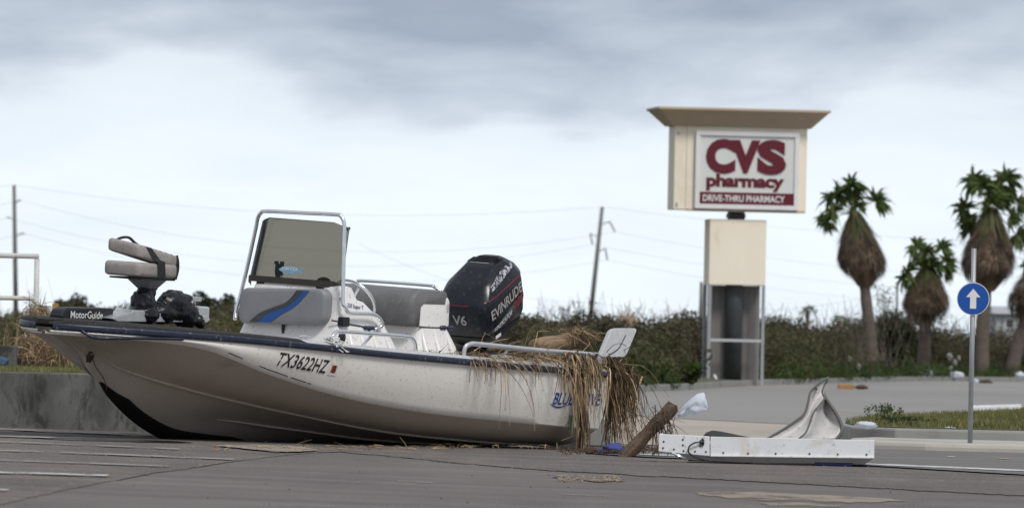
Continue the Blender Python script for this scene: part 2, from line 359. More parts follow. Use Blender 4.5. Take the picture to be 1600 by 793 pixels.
# ------------------------------------------------------------------ where things stand
GX = [-5, -3.8, -2.6, -1.0, .35, 2.0, 5.0]; GZ = [.0525, .040, .021, -.012, -.036, -.043, -.0525]
def gz(x): return float(np.interp(x, GX, GZ))       # the lot falls gently to the right
def ray(u, v):
    x = u-800; y = 396.5-v; c, s = math.cos(ROLL), math.sin(ROLL)
    x2 = x*c - y*s; y2 = x*s + y*c; cp, sp = math.cos(PITCH), math.sin(PITCH)
    return Vector((x2/F, cp - y2/F*sp, sp + y2/F*cp))
def at(u, v, Y):
    d = ray(u, v); return Vector((0, 0, H)) + d*(Y/d.y)
def on_ground(u, v, lift=0.0):
    d = ray(u, v); x = 0
    for _ in range(60):
        t = (gz(x) + lift - H)/d.z; x = d.x*t
    return Vector((x, d.y*t, gz(x) + lift))
def sheet(name, pts, m, lift, skirt=None, skirt_mat=None, **props):
    """flat ground sheet from world XY points, following the fall of the lot"""
    bm = bmesh.new(); vs = [bm.verts.new((p[0], p[1], 0)) for p in pts]; f = bm.faces.new(vs)
    if f.normal.z < 0: f.normal_flip()
    bm.normal_update(); bmesh.ops.triangulate(bm, faces=bm.faces[:])
    for x in GX:
        g = bm.verts[:] + bm.edges[:] + bm.faces[:]
        bmesh.ops.bisect_plane(bm, geom=g, plane_co=(x, 0, 0), plane_no=(1, 0, 0))
    for q in bm.verts: q.co.z = gz(q.co.x) + lift
    if skirt:
        ed = [e for e in bm.edges if len(e.link_faces) == 1]
        for e in ed:
            a, b = e.verts; c = bm.verts.new(b.co - Vector((0, 0, skirt))); d = bm.verts.new(a.co - Vector((0, 0, skirt)))
            ff = bm.faces.new((a, b, c, d)); ff.material_index = 1 if skirt_mat and (a.co.x > -.2 or math.sin(a.co.x*9)+math.sin(a.co.x*23) > .1) else 0
    me = bpy.data.meshes.new(name); bm.to_mesh(me); bm.free(); me.materials.append(m)
    if skirt_mat: me.materials.append(skirt_mat)
    for p in me.polygons:
        pass
    o = put(name, me, None, kind='structure')
    for k, v in props.items(): o[k] = v
    return o

# ================================================================== SETTING
sheet('ground', [(-3000, -50), (3000, -50), (3000, 6000), (-3000, 6000)], M['soil'], -.020)
sheet('pavement', [(-40, 2), (40, 2), (40, 62.0), (-40, 62.0)], M['asphalt_smooth'], 0.0)
# older brown asphalt lies as a thin overlay with a broken near edge
edge = [(-60, 803), (-10, 791), (40, 779), (110, 764), (150, 756), (200, 747), (250, 738), (290, 733), (340, 725), (370, 720), (420, 714), (470, 709), (530, 706), (600, 712), (650, 717),
        (700, 722), (780, 729), (860, 735.5), (930, 739), (1000, 743), (1100, 748), (1200, 753.5), (1300, 759), (1400, 764.5), (1500, 770), (1600, 775), (1700, 780)]
ev = []
er_ = random.Random(3)
for i in range(len(edge)-1):
    (u0, v0), (u1, v1) = edge[i], edge[i+1]
    for k in range(8):
        t = k/8; p = on_ground(u0+(u1-u0)*t, v0+(v1-v0)*t)
        ev.append((p.x + er_.uniform(-.012, .012), p.y + er_.uniform(-.16, .16)))
ev = [(-20, ev[0][1])] + ev + [(20, ev[-1][1]), (20, 64.5), (-20, 64.5)]
sheet('parking_lot', ev, M['asphalt_brown'], .006, .006, M['edge_shade'])  # overlay lip coloured black for its shade and the cracks
g = [on_ground(u, v) for u, v in ((930, 711), (1010, 716), (1365, 730), (1600, 744))]
sheet('street', [(q.x, q.y) for q in g] + [(20, 52), (20, 66.6), (1.0, 66.6), (.4, 65)], M['street'], .016)
sheet('driveway_apron', [(-.6, 64.3), (3.1, 66.4), (3.25, 76), (4.6, 90), (2.4, 96), (-1.2, 92), (-1.6, 70)], M['apron'], .020)
sheet('driveway', [(-4, 80), (1.4, 91), (4.2, 83), (7.0, 100), (60, 118), (60, 235), (8.3, 232), (8.0, 197), (5.4, 172), (2.6, 142), (-4, 120)], M['drive'], .024)
def line(name, a, b, w, m, lift=.020):
    a, b = on_ground(*a), on_ground(*b); mb_ = [(a.x, a.y - w/2), (b.x, b.y - w/2), (b.x, b.y + w/2), (a.x, a.y + w/2)]
    return sheet(name, mb_, m, lift)
line('lane_line', (1000, 712.5), (2300, 767), .85, M['paint_white'])
line('parking_line', (-60, 739.5), (168, 746), .42, M['paint_white'], .016)
line('parking_line', (-60, 720), (262, 731), .30, M['paint_old'], .016)
line('parking_line', (-60, 704), (365, 720), .40, M['paint_old'], .016)
line('parking_line', (-60, 690), (280, 704), .32, M['paint_old'], .016)
line('parking_line', (-60, 682), (85, 686), .5, M['paint_old'], .016)
line('parking_line', (-60, 670.5), (260, 683.5), .7, M['paint_old'], .016)
line('parking_line', (-60, 766), (13, 769), .25, M['paint_white'], .016)
line('parking_line', (622, 751.5), (676, 754), .22, M['paint_old'], .004)
line('parking_line', (876, 772), (962, 775.5), .14, M['paint_old'], .004)
line('road_marking', (1560, 719), (1578, 720), .5, M['paint_yellow'])
line('road_marking', (1480, 716), (1492, 716.5), .4, M['paint_white'])
def blot(name, uv, m, lift, jit=.3):
    """irregular patch on the ground"""
    r_ = random.Random(len(name)*7 + int(uv[0][0])); out = []
    n = len(uv)
    for i in range(n):
        (u0, v0), (u1, v1) = uv[i], uv[(i+1) % n]
        for k in range(7):
            t = k/7; p = on_ground(u0+(u1-u0)*t + r_.uniform(-4, 4), v0+(v1-v0)*t + r_.uniform(-jit, jit)*2); out.append((p.x, p.y))
    return sheet(name, out, m, lift)
blot('sand_patch', [(1078, 770), (1180, 768), (1330, 776), (1430, 783), (1330, 785), (1200, 782), (1130, 778)], M['sand'], .004, .6)
blot('sand_patch', [(1190, 786.5), (1260, 786), (1330, 791), (1220, 795)], M['sand'], .004, .6)
blot('sand_patch', [(330, 698), (430, 696.5), (480, 700), (500, 706), (440, 709), (390, 704)], M['sand'], .017, .4)
blot('sand_patch', [(1110, 721), (1180, 722), (1200, 725), (1120, 724)], M['sand'], .021, .3)
blot('pothole', [(862, 745), (910, 740.5), (972, 748), (975, 752), (930, 753)], M['asphalt_brown'], .006, .4)

M['puddle'] = mat('wet asphalt', (.030, .028, .027), (.045, .041, .039), 3, .12, .1, .03, 8, wear=.40, wear_scale=2.0)
blot('puddle', [(40, 684.5), (120, 684), (290, 691), (300, 693), (200, 691.5), (90, 688.5)], M['puddle'], .010, .3)
# raised verge on the left behind a retaining wall
WY = 62.3
mb = MB(); mb.box((-7.6, WY+.14, .225), (11.0, .28, .55))
tag(obj('retaining_wall', mb, M['conc'], None, bevel=.015), 'low stained grey concrete retaining wall holding up the grass behind the bow', 'wall')
mb = MB()
xs = [-40, -8, -6, -4.5, -3.2, -2.3, -1.6]; zt = [.44, .44, .445, .44, .43, .40, -.03]
rows = []
for y, k in ((WY+.20, 1), (66, 1), (75, 1.0), (92, 1.05), (120, 1.0), (150, .2)):
    rows.append([(x, y, z*k + .02*math.sin(x*1.7+y*.4)) for x, z in zip(xs, zt)])
mb.loft(rows, False, False)
obj('grass_verge', mb, M['turf_soil'], None, smooth=True, kind='structure')

# island on the right: a rounded step, a kerb and turf
def extrude_poly(name, pts, z0, z1, m, bevel=0, **props):
    mb = MB(); mb.loft([[(x, y, gz(x)+z0) for x, y in pts], [(x, y, gz(x)+z1) for x, y in pts]])
    return obj(name, mb, m, None, bevel=bevel, kind='structure', **props)
extrude_poly('kerb_step', [(3.02, 66.6), (3.6, 66.3), (5, 66.2), (30, 66.2), (30, 69.8), (5, 69.8), (3.3, 69.8), (3.04, 68.5)], -.02, .082, M['conc_light'], .035)
ISL = [(3.12, 70.0), (3.5, 69.5), (5, 69.3), (30, 69.3), (30, 100), (9.0, 104), (6.2, 94), (4.9, 86), (3.7, 79), (3.1, 73)]
extrude_poly('island_kerb', ISL, -.02, .168, M['conc_grey'], .02)
ISG = [(3.20, 70.2), (3.6, 69.75), (5, 69.55), (29, 69.55), (29, 99.7), (9.1, 103.6), (6.3, 93.5), (5.0, 85.6), (3.80, 78.8), (3.20, 73)]
mb = MB(); mb.loft([[(x, y, gz(x)+.16) for x, y in ISG], [(x, y, gz(x)+.178) for x, y in ISG]])
obj('grass_island', mb, M['turf_soil'], None, kind='structure')
# far kerb behind the driveway
fk = [(-6, 122), (-1, 130), (2.5, 140.5), (5.2, 170), (8.0, 193), (10.9, 214), (15.5, 231), (24, 233), (60, 236)]
fkc = crom([(x, y, 0) for x, y in fk], 6)
mb = MB()
mb.loft([[(q.x, q.y, gz(q.x)-.02) for q in fkc], [(q.x, q.y, gz(q.x)+.13) for q in fkc], [(q.x, q.y+.05, gz(q.x)+.15) for q in fkc],
         [(q.x-.02, q.y+.6, gz(q.x)+.15) for q in fkc], [(q.x-.02, q.y+.6, gz(q.x)-.02) for q in fkc]], False, False)
obj('far_kerb', mb, M['conc_grey'], None, kind='structure')
mb = MB()
mb.loft([[(q.x, q.y+.45, gz(q.x)+.13) for q in fkc], [(q.x-1, q.y+12, gz(q.x)+.22) for q in fkc], [(q.x-2, q.y+40, gz(q.x)+.2) for q in fkc], [(q.x-2, q.y+90, gz(q.x)-.05) for q in fkc]], False, False)
obj('scrub_bank', mb, M['turf_soil'], None, smooth=True, kind='structure')

# grass blades
def grass(name, n, sample, hmin, hmax, w, m):
    V = np.zeros((n*3, 3), np.float32); i = 0
    for _ in range(n):
        x, y, z = sample(); h = rng.uniform(hmin, hmax); a = rng.uniform(0, 6.28); dx, dy = math.cos(a)*w, math.sin(a)*w
        lx, ly = rng.uniform(-.5, .5)*h, rng.uniform(-.5, .5)*h
        V[i] = (x-dx, y-dy, z); V[i+1] = (x+dx, y+dy, z); V[i+2] = (x+lx, y+ly, z+h); i += 3
    me = bpy.data.meshes.new(name); me.vertices.add(n*3); me.vertices.foreach_set('co', V.ravel())
    me.loops.add(n*3); me.loops.foreach_set('vertex_index', np.arange(n*3)); me.polygons.add(n)
    me.polygons.foreach_set('loop_start', np.arange(0, n*3, 3)); me.polygons.foreach_set('loop_total', np.full(n, 3)); me.materials.append(m)
    me.update(calc_edges=True); return put(name, me, None, kind='stuff')
def in_poly(x, y, P):
    c = False; j = len(P)-1
    for i in range(len(P)):
        if (P[i][1] > y) != (P[j][1] > y) and x < (P[j][0]-P[i][0])*(y-P[i][1])/(P[j][1]-P[i][1])+P[i][0]: c = not c
        j = i
    return c
def s_isl():
    while True:
        x = rng.uniform(3.2, 9.5); y = rng.uniform(69.6, 103)
        if in_poly(x, y, ISG): return x, y, gz(x)+.176
def s_verge():
    x = rng.uniform(-6.4, -2.4); y = WY+.3 + 30*rng.random()**2
    return x, y, np.interp(x, xs, zt) + .02*math.sin(x*1.7+y*.4)
grass('grass', 60000, s_isl, .02, .075, .006, M['grass'])
grass('grass', 26000, s_verge, .015, .07, .006, M['grass'])

# ================================================================== BOAT
TH, HEEL = R(57), R(3.0)
c_, s_ = math.cos(TH), math.sin(TH); ch_, sh_ = math.cos(HEEL), math.sin(HEEL)
A_ = Vector((-c_, -s_, 0)); P0 = Vector((s_, -c_, 0)); Z0 = Vector((0, 0, 1))
P_ = P0*ch_ - Z0*sh_; Z_ = Z0*ch_ + P0*sh_
BO = Vector((-.20214, 62.8, -.0478))
boat = thing('motor_boat', 'white centre console motor boat stranded on the asphalt with reeds over its stern', 'boat')
BM = Matrix(((A_.x, P_.x, Z_.x, BO.x), (A_.y, P_.y, Z_.y, BO.y), (A_.z, P_.z, Z_.z, BO.z), (0, 0, 0, 1)))
boat.matrix_world = BM
def b2w(a, p, z): return BM @ Vector((a, p, z))
def smooth_tab(xs_, ys_):
    pts = crom([(x, y, 0) for x, y in zip(xs_, ys_)], 10); X = [q.x for q in pts]; Yv = [q.y for q in pts]
    return lambda a: float(np.interp(a, X, Yv))
f_pg = smooth_tab([0, 1, 2, 3, 4, 4.5, 5, 5.4, 5.7, 5.9, 6.02, 6.09, 6.13], [1.16, 1.18, 1.18, 1.16, 1.09, 1.01, .865, .69, .515, .37, .25, .15, .05])
f_zg = smooth_tab([0, .5, 1, 1.5, 2, 2.5, 3, 3.5, 4, 4.5, 4.8, 5.1, 5.4, 5.7, 6.0, 6.2, 6.40], [.661, .682, .700, .720, .741, .761, .781, .804, .830, .854, .868, .878, .886, .893, .898, .898, .896])
f_pc = smooth_tab([0, 1, 2, 3, 4, 4.5, 5.0, 5.4, 5.7, 5.9, 6.02, 6.09, 6.13], [1.10, 1.10, 1.09, 1.06, 1.00, .94, .84, .675, .50, .355, .235, .14, .04])
f_zc = smooth_tab([0, .5, 1, 1.5, 2, 2.5, 3, 3.5, 4, 4.5, 4.8, 5.1, 5.4, 5.7, 6.0, 6.2, 6.4], [.248, .264, .290, .316, .342, .374, .416, .474, .552, .655, .735, .815, .855, .868, .876, .878, .88])
f_p1 = smooth_tab([0, 1, 2, 3, 4, 4.5, 5, 5.3, 5.5, 5.7, 5.9, 6.05, 6.13], [.72, .72, .70, .66, .57, .47, .32, .195, .11, .075, .05, .025, .008])
f_z1 = smooth_tab([0, .5, 1, 1.5, 2, 2.5, 3, 3.5, 4, 4.5, 4.8, 5.1, 5.4, 5.6, 6.0, 6.24, 6.4], [.085, .095, .108, .130, .156, .190, .240, .300, .362, .436, .490, .551, .635, .745, .87, .889, .89])
f_p2 = smooth_tab([0, 2, 3, 3.8, 4.3, 4.8, 5.2, 5.6, 6.13], [.36, .36, .34, .28, .22, .17, .105, .035, .004])
f_z2 = smooth_tab([0, 1, 1.5, 2, 2.5, 3, 3.5, 4, 4.5, 4.8, 5.1, 5.4, 5.6, 6, 6.24, 6.4], [.062, .064, .074, .092, .120, .158, .195, .235, .26, .31, .40, .575, .725, .862, .886, .888])
f_zk = smooth_tab([0, 2, 3.6, 4.2, 4.46, 4.61, 4.875, 5.14, 5.27, 5.37, 5.47, 5.60, 5.78, 5.98, 6.13], [.045, .045, .045, .052, .070, .104, .197, .330, .425, .51, .60, .715, .80, .855, .884])
ST = list(np.linspace(0, 4, 33)) + list(np.linspace(4.06, 6.13, 48))
def hp(a, z):
    """half beam of the port topside at height z"""
    z0, z1 = f_zc(a), f_zg(a); t = (z-z0)/max(.02, z1-z0); return f_pc(a)+(f_pg(a)-f_pc(a))*t + .02*math.sin(math.pi*max(0, min(1, t)))
bot, top_ = MB(), MB()
def section(a):
    K = (0, f_zk(a)); S2 = (f_p2(a), max(f_z2(a), f_zk(a)+.004)); S1 = (f_p1(a), max(f_z1(a), S2[1]+.004)); C = (f_pc(a)-.02, f_zc(a)-.012)
    out = []
    for q0, q1, n, bow in ((K, S2, 4, .0), (S2, S1, 4, .006), (S1, C, 8, -.035 if a < 4.6 else -.035*max(0, (5.9-a)/1.3))):
        for k in range(n):
            t = k/n; bx = math.sin(math.pi*t)*bow
            out.append((q0[0]+(q1[0]-q0[0])*t + bx*.0, q0[1]+(q1[1]-q0[1])*t + bx))
    out.append(C); return out
def tops(a):
    return [(f_pc(a)-.02, f_zc(a)-.012), (f_pc(a), f_zc(a))] + [(hp(a, f_zc(a)+(f_zg(a)-f_zc(a))*t), f_zc(a)+(f_zg(a)-f_zc(a))*t) for t in (.12, .25, .4, .55, .7, .85, 1.0)]
for sgn in (1, -1):
    bot.loft([[(a, sgn*p, z) for p, z in section(a)] for a in ST], False, False)
    top_.loft([[(a, sgn*p, z) for p, z in tops(a)] for a in ST], False, False)
tr_ = section(0) + tops(0)[1:]
loop = [(0.001, p, z) for p, z in tr_] + [(.001, -p, z) for p, z in tr_[::-1]]
top_.add(loop, [list(range(len(loop)))])
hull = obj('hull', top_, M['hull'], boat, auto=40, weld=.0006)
obj('hull_bottom', bot, M['bottom'], hull, auto=38, weld=.0006, label='stained beige underside of the hull with shade put into its colour')
for fp, fz, a0, a1, r in ((f_p1, f_z1, .05, 5.5, .013), (f_p2, f_z2, .05, 4.15, .011)):
    for sgn in (1, -1):
        mb = MB(); L = [a0 + (a1-a0)*k/50 for k in range(51)]
        mb.tube([(a, sgn*(fp(a)+.004), fz(a)-.002) for a in L], [r*min(1, .25+(a1-a)*1.6) for a in L], 6)
        obj('strake', mb, M['bottom'], hull, smooth=True)
mb = MB()     # black guard laminated over the stem and keel
L = [3.3 + (5.36-3.3)*k/40 for k in range(41)]
rows = []
for a in L:
    w_ = .098*min(1, (a-3.25)/.5+.1)*min(1, .12+(5.37-a)/.30); s2 = section(a); zkk = f_zk(a)
    row = []
    for k in range(-4, 5):
        p = w_*k/4; z = float(np.interp(abs(p), [q[0] for q in s2], [q[1] for q in s2]))
        row.append((a + .006*(1 if a > 4.4 else 0), p, z - .007))
    rows.append(row)
mb.loft(rows, False, False)
kg = obj('keel_guard', mb, M['black_keel'], hull, smooth=True); md = kg.modifiers.new('thick', 'SOLIDIFY'); md.thickness = .008
# rub rail
mb = MB(); mb2 = MB()
for sgn in (1, -1):
    L = list(np.linspace(-.01, 5.4, 50)) + list(np.linspace(5.44, 6.13, 28))
    mb.loft([[(a, sgn*(f_pg(max(a, 0))+o), f_zg(max(a, 0))+z) for o, z in ((0, .0), (.022, .004), (.034, .018), (.028, .027), (.034, .036), (.022, .052), (-.03, .056))] for a in L], False, False)
obj('rub_rail', mb, M['navy'], boat, smooth=True)
# loose length of the rail sagging off the bow
mb = MB(); mb.tube(crom([(6.02, .27, .905), (5.98, .33, .868), (5.92, .37, .858), (5.80, .46, .866), (5.62, .57, .876), (5.35, .735, .884)], 6), .013, 6)
obj('loose_rail_strip', mb, M['navy'], boat, smooth=True)
# gunwale, liner and floor
mb = MB()
GA = list(np.linspace(0, 4.28, 36))
def top_z(a): return f_zg(a) + .056
for sgn in (1, -1):
    mb.loft([[(a, sgn*(f_pg(a)+o), top_z(a)+z) for o, z in ((.012, -.004), (-.02, .012), (-.09, .020), (-.20, .022), (-.22, .012), (-.23, -.10), (-.24, -.17))] for a in GA], False, False)
obj('gunwale', mb, M['gunwale'], boat, auto=40)
FA = list(np.linspace(0.1, 3.5, 20)); mb = MB(); mb.loft([[(a, -(f_pg(a)-.22), top_z(a)-.15), (a, -.62, .40), (a, 0, .40), (a, .62, .40), (a, f_pg(a)-.22, top_z(a)-.15)] for a in FA], False, False)
mb.loft([[(0.03, p, .06) for p in (-1.0, 0, 1.0)], [(0.03, p, .78-abs(p)*.02) for p in (-1.0, 0, 1.0)], [(.24, p, .78-abs(p)*.02) for p in (-1.0, 0, 1.0)], [(.24, p, .36) for p in (-1.0, 0, 1.0)]], False, False)
obj('cockpit_liner', mb, M['white_gel'], boat)
# black carpeted foredeck cap
mb = MB(); L = list(np.linspace(4.20, 5.4, 20)) + list(np.linspace(5.46, 6.145, 24)); rows = []
for a in L:
    aa = min(a, 6.13); w_ = f_pg(aa)+.012; zb = f_zg(aa)+.046; k = min(1, (a-4.17)/.07) * (1 if a < 6.05 else 1-.45*(a-6.05)/.1); h = .030*k + .008*max(0, a-5.2)*k
    half = [(w_, zb), (w_-.004, zb+h*.6), (w_-.03, zb+h), (w_*.8, zb+h+.005), (w_*.45, zb+h+.009)]
    rows.append([(a, p, z) for p, z in half] + [(a, 0, zb+h+.011)] + [(a, -p, z) for p, z in half[::-1]])
mb.loft(rows, False, False)
mb.add(rows[-1], [list(range(len(rows[-1])))]); mb.add(rows[0], [list(range(len(rows[0])))])
obj('foredeck', mb, M['black_deck'], boat, auto=50)
def deck_z(a): return f_zg(a)+.084
# bow eye with painter
mb = MB(); mb.tube([(5.585+.035*math.cos(t), .05+.01*math.sin(t), .70+.035*math.sin(t)) for t in np.linspace(0, 6.28, 12)], .009, 6)
mb.box((5.575, .03, .70), (.03, .03, .09))
obj('bow_eye', mb, M['rust'], boat)
mb = MB(); mb.tube(crom([(5.575, .07, .68), (5.555, .09, .62), (5.48, .11, .54), (5.42, .10, .47), (5.38, .07, .45)], 5), .004, 5)
obj('painter_cord', mb, M['rust'], boat)

# ---- lettering on the topside
def on_side(a0, z0, w, h, slope=0.0, shear=0.0, off=.004):
    def fn(x, y, z):
        a = a0 - (x*w + y*shear*h); zz = z0 + y*h + slope*x*w
        return (a, hp(a, zz)+off, zz)
    return fn
lettering('registration_lettering', 'TX3622HZ', on_side(4.195, .737, .565, .105, -.093, .28), M['decal_black'], boat, offset=.012, spacing=1.02)
mb = MB(); fn = on_side(3.835, .695, .105, .10, -.09, .1, .003)
N = 5
mb.add([fn(i/N-.5, j/N-.5, 0) for j in range(N+1) for i in range(N+1)], [(j*(N+1)+i, j*(N+1)+i+1, (j+1)*(N+1)+i+1, (j+1)*(N+1)+i) for j in range(N) for i in range(N)])
for k, fc in enumerate(mb.f): mb.mi[k] = 0 if 0 < k % N < N-1 and 0 < k//N < N-1 else 1
st = obj('registration_sticker', mb, [M['decal_orange'], M['decal_white']], boat)
lettering('sticker_numeral', '8', on_side(3.835, .695, .036, .056, -.09, .1, .006), M['decal_black'], st, offset=.01)
lettering('maker_lettering', 'BLUE WAVE', on_side(.44, .487, .70, .098, -.01, .22), M['decal_blue'], boat, offset=.016)
mb = MB()
for x0, x1, y0, bow in ((-.58, -.12, -.35, -.42), (-.02, .46, .62, .45)):
    pts = []
    for k in range(15):
        t = k/14; pts.append((x0+(x1-x0)*t, y0+bow*math.sin(math.pi*t)))
    fn = on_side(.44, .487, .70, .098, -.01, .22)
    mb.loft([[fn(x, y, 0) for x, y in pts], [fn(x, y+.13*math.sin(math.pi*i/14), 0) for i, (x, y) in enumerate(pts)]], False, False)
obj('wave_swoosh', mb, M['decal_blue'], boat)
# navy pinstripe remnants along the knuckle
for a0, a1 in ((4.95, 4.80), (4.62, 4.30), (4.26, 4.08), (4.06, 4.02)):
    L = np.linspace(a0, a1, 8); mb = MB(); mb.loft([[(a, hp(a, f_zc(a)+.014)+.004, f_zc(a)+.014) for a in L], [(a, hp(a, f_zc(a)+.02)+.004, f_zc(a)+.02) for a in L]], False, False)
    obj('pinstripe', mb, M['decal_navy'], boat)

# ---- console
def rrect(a0, a1, w, z, rc=.06, n=4, dz=None):
    out = []
    for (ca, cp, t0) in ((a1-rc, w-rc, 0), (a0+rc, w-rc, 90), (a0+rc, -w+rc, 180), (a1-rc, -w+rc, 270)):
        for k in range(n+1):
            t = R(t0 + 90*k/n); a = ca+rc*math.cos(t); p = cp+rc*math.sin(t)
            out.append((a, p, z + (dz(a) if dz else 0)))
    return out
mb = MB()
mb.loft([rrect(1.98, 3.08, .60, .37), rrect(2.02, 3.00, .57, .60), rrect(2.06, 2.95, .53, .76), rrect(2.11, 2.91, .49, .88), rrect(2.18, 2.88, .462, .98), rrect(2.24, 2.865, .452, 1.06),
         rrect(2.38, 2.85, .447, 1.12), rrect(2.50, 2.84, .445, 1.185), rrect(2.58, 2.835, .44, 1.20), rrect(2.62, 2.83, .435, 1.25), rrect(2.64, 2.81, .42, 1.295), rrect(2.66, 2.78, .39, 1.305)])
console = obj('console', mb, M['white_gel'], boat, auto=35)
for aa in (2.74, 2.585, 2.42, 2.25):
    mb = MB(); dr = (aa-2.5)*.10
    pts = crom([(aa-.03*dr, .452, 1.00), (aa, .468, .94), (aa+dr*.6, .50, .86), (aa+dr*1.2, .55, .74), (aa+dr*1.5, .585, .58)], 5)
    mb.tube(pts, list(np.linspace(.008, .034, len(pts))), 8)
    obj('moulded_flute', mb, M['white_gel'], console, smooth=True)
# windshield: one bent sheet
def wsline(z, top):
    w = .437 - .028*top; lean = -.015 - .05*top; offp = -.072 + .034*top
    pl = [(2.75, -w), (2.765, -w), (2.785, -w+.008), (2.812, -w+.035), (2.832, -w+.10), (2.838, -.18), (2.838, .18), (2.832, w-.10), (2.812, w-.035), (2.785, w-.008), (2.765, w), (2.75, w)]
    out = []
    for a, p in pl:
        back = max(0, 2.80-a)
        zz = z - (back*.9 if top < .01 else 0) - (max(0, abs(p)-w+.06)*.8 if top > .99 else 0) - (max(0, back-.06)*1.1 if top > .99 else 0)
        out.append((a + lean, p + offp, zz))
    return out
mb = MB(); mb.loft([wsline(1.30+(1.80-1.30)*t, t) for t in (0, .06, .12, .25, .4, .55, .7, .85, .94, 1.0)], False, False)
ws = obj('windshield', mb, M['smoke'], console, smooth=True); md = ws.modifiers.new('thick', 'SOLIDIFY'); md.thickness = .006
mb = MB(); L0 = wsline(1.290, 0); L1 = wsline(1.318, 0)
mb.loft([[(a+.006, p*1.005, z) for a, p, z in L0[2:-2]], [(a+.004, p*1.01, z+.02) for a, p, z in L1[2:-2]]], False, False)
o = obj('windshield_gasket', mb, mat('brown gasket', (.045, .035, .025), None, 8, .5), console); md = o.modifiers.new('thick', 'SOLIDIFY'); md.thickness = .008
# grab rail over the windshield
mb = MB()
path = crom([(2.93, -.50, .98), (2.90, -.515, 1.06), (2.875, -.50, 1.18), (2.86, -.46, 1.42), (2.85, -.415, 1.70), (2.85, -.40, 1.79), (2.85, -.372, 1.832), (2.85, -.32, 1.848), (2.85, 0, 1.855), (2.85, .34, 1.862),
             (2.85, .395, 1.848), (2.85, .425, 1.80), (2.855, .437, 1.70), (2.86, .455, 1.42), (2.87, .475, 1.20), (2.865, .49, 1.15), (2.82, .50, 1.108), (2.74, .50, 1.098), (2.50, .50, 1.098),
             (2.40, .50, 1.075), (2.335, .498, 1.03), (2.335, .49, 1.0), (2.40, .47, .975)], 5)
mb.tube(path, .0155, 10)
obj('grab_rail', mb, M['chrome'], console, smooth=True)
for s_y, z_ in ((.47, 1.215), (-.49, 1.17)):
    mb = MB(); mb.tube([(2.87, s_y, z_), (2.82, s_y-.06*np.sign(s_y), z_-.004), (2.80, s_y-.07*np.sign(s_y), z_-.004)], [.010, .010, .022], 8)
    obj('rail_bracket', mb, M['chrome'], console, smooth=True)
# front seat cushion
def rr_poly(x0, x1, y0, y1, r, n=6):
    out = []
    for cx, cy, t0 in ((x1-r, y1-r, 0), (x0+r, y1-r, 90), (x0+r, y0+r, 180), (x1-r, y0+r, 270)):
        for k in range(n+1): out.append((cx+r*math.cos(R(t0+90*k/n)), cy+r*math.sin(R(t0+90*k/n))))
    return out
CP = rr_poly(-.462, .372, -.142, .142, .075)
def cush(a, k): return [(a - .03*z/.14*.0, p*1.0 if k == 1 else (p+.045)*k-.045, 1.118 + z*k + (p)*.052) for p, z in CP]
mb = MB(); mb.loft([cush(2.86, .99), cush(2.90, 1.0), cush(2.935, .995), cush(2.955, .97), cush(2.962, .93), cush(2.966, .80), cush(2.968, .5)])
cu = obj('seat_cushion', mb, M['cushion'], console, auto=50)
def cs_pt(x, y, off=.003): return (2.968 + off - max(0, (abs(y)-.10))*.05, x, 1.118 + y + x*.052)
def band(name, c0, c1, m):
    mb = MB(); A0 = crom([(x, y, 0) for x, y in c0], 6); A1 = crom([(x, y, 0) for x, y in c1], 6)
    mb.loft([[cs_pt(q.x, q.y) for q in A0], [cs_pt(q.x, q.y) for q in A1]], False, False); obj(name, mb, m, cu)
band('dark_stripe', [(-.34, -.128), (-.24, -.055), (-.10, -.005), (.0, .03), (.06, .08), (.095, .128)], [(-.255, -.130), (-.17, -.06), (-.02, -.012), (.06, .03), (.12, .08), (.165, .128)], M['charcoal_vinyl'])
band('blue_stripe', [(-.253, -.130), (-.168, -.062), (-.018, -.014), (.062, .028), (.122, .078), (.167, .128)], [(-.13, -.130), (-.04, -.07), (.06, -.02), (.13, .03), (.18, .08), (.222, .126)], M['blue_vinyl'])
for p in (-.30, .27):
    mb = MB(); mb.box((2.90, p, 1.285), (.04, .055, .022)); obj('hinge', mb, M['black_plastic'], console, bevel=.004)
mb = MB(); mb.box((2.90, -.055, .945), (.02, .022, .085), Matrix.Rotation(R(6), 3, 'X')); obj('latch_strap', mb, M['black_plastic'], console, bevel=.004)
lettering('model_lettering', '220 Super T', lambda x, y, z: (2.655 - x*.225, .4515, 1.148 + y*.042 - x*.02), M['decal_navy'], console, offset=.012)
mb = MB(); mb.box((2.82, .462, 1.03), (.10, .05, .075)); obj('side_light', mb, M['black_plastic'], console, bevel=.008)
mb = MB(); mb.ball((2.86, .482, .905), (.045, .02, .055), 12, 8); obj('scupper_cover', mb, M['black_plastic'], console, smooth=True)
mb = MB(); mb.tube(crom([(2.90, .40, 1.035), (2.88, .45, 1.03), (2.78, .458, 1.015), (2.6, .46, 1.00), (2.45, .465, .985), (2.34, .48, .985)], 6), .007, 6)
for k, aa in enumerate((2.52, 2.47, 2.42, 2.36)):
    mb.ball((aa, .468, .987-.004*(k % 2)), (.03, .016, .018 + .005*(k % 2)), 7, 5)
obj('lashing_cord', mb, M['navy'], console, smooth=True)
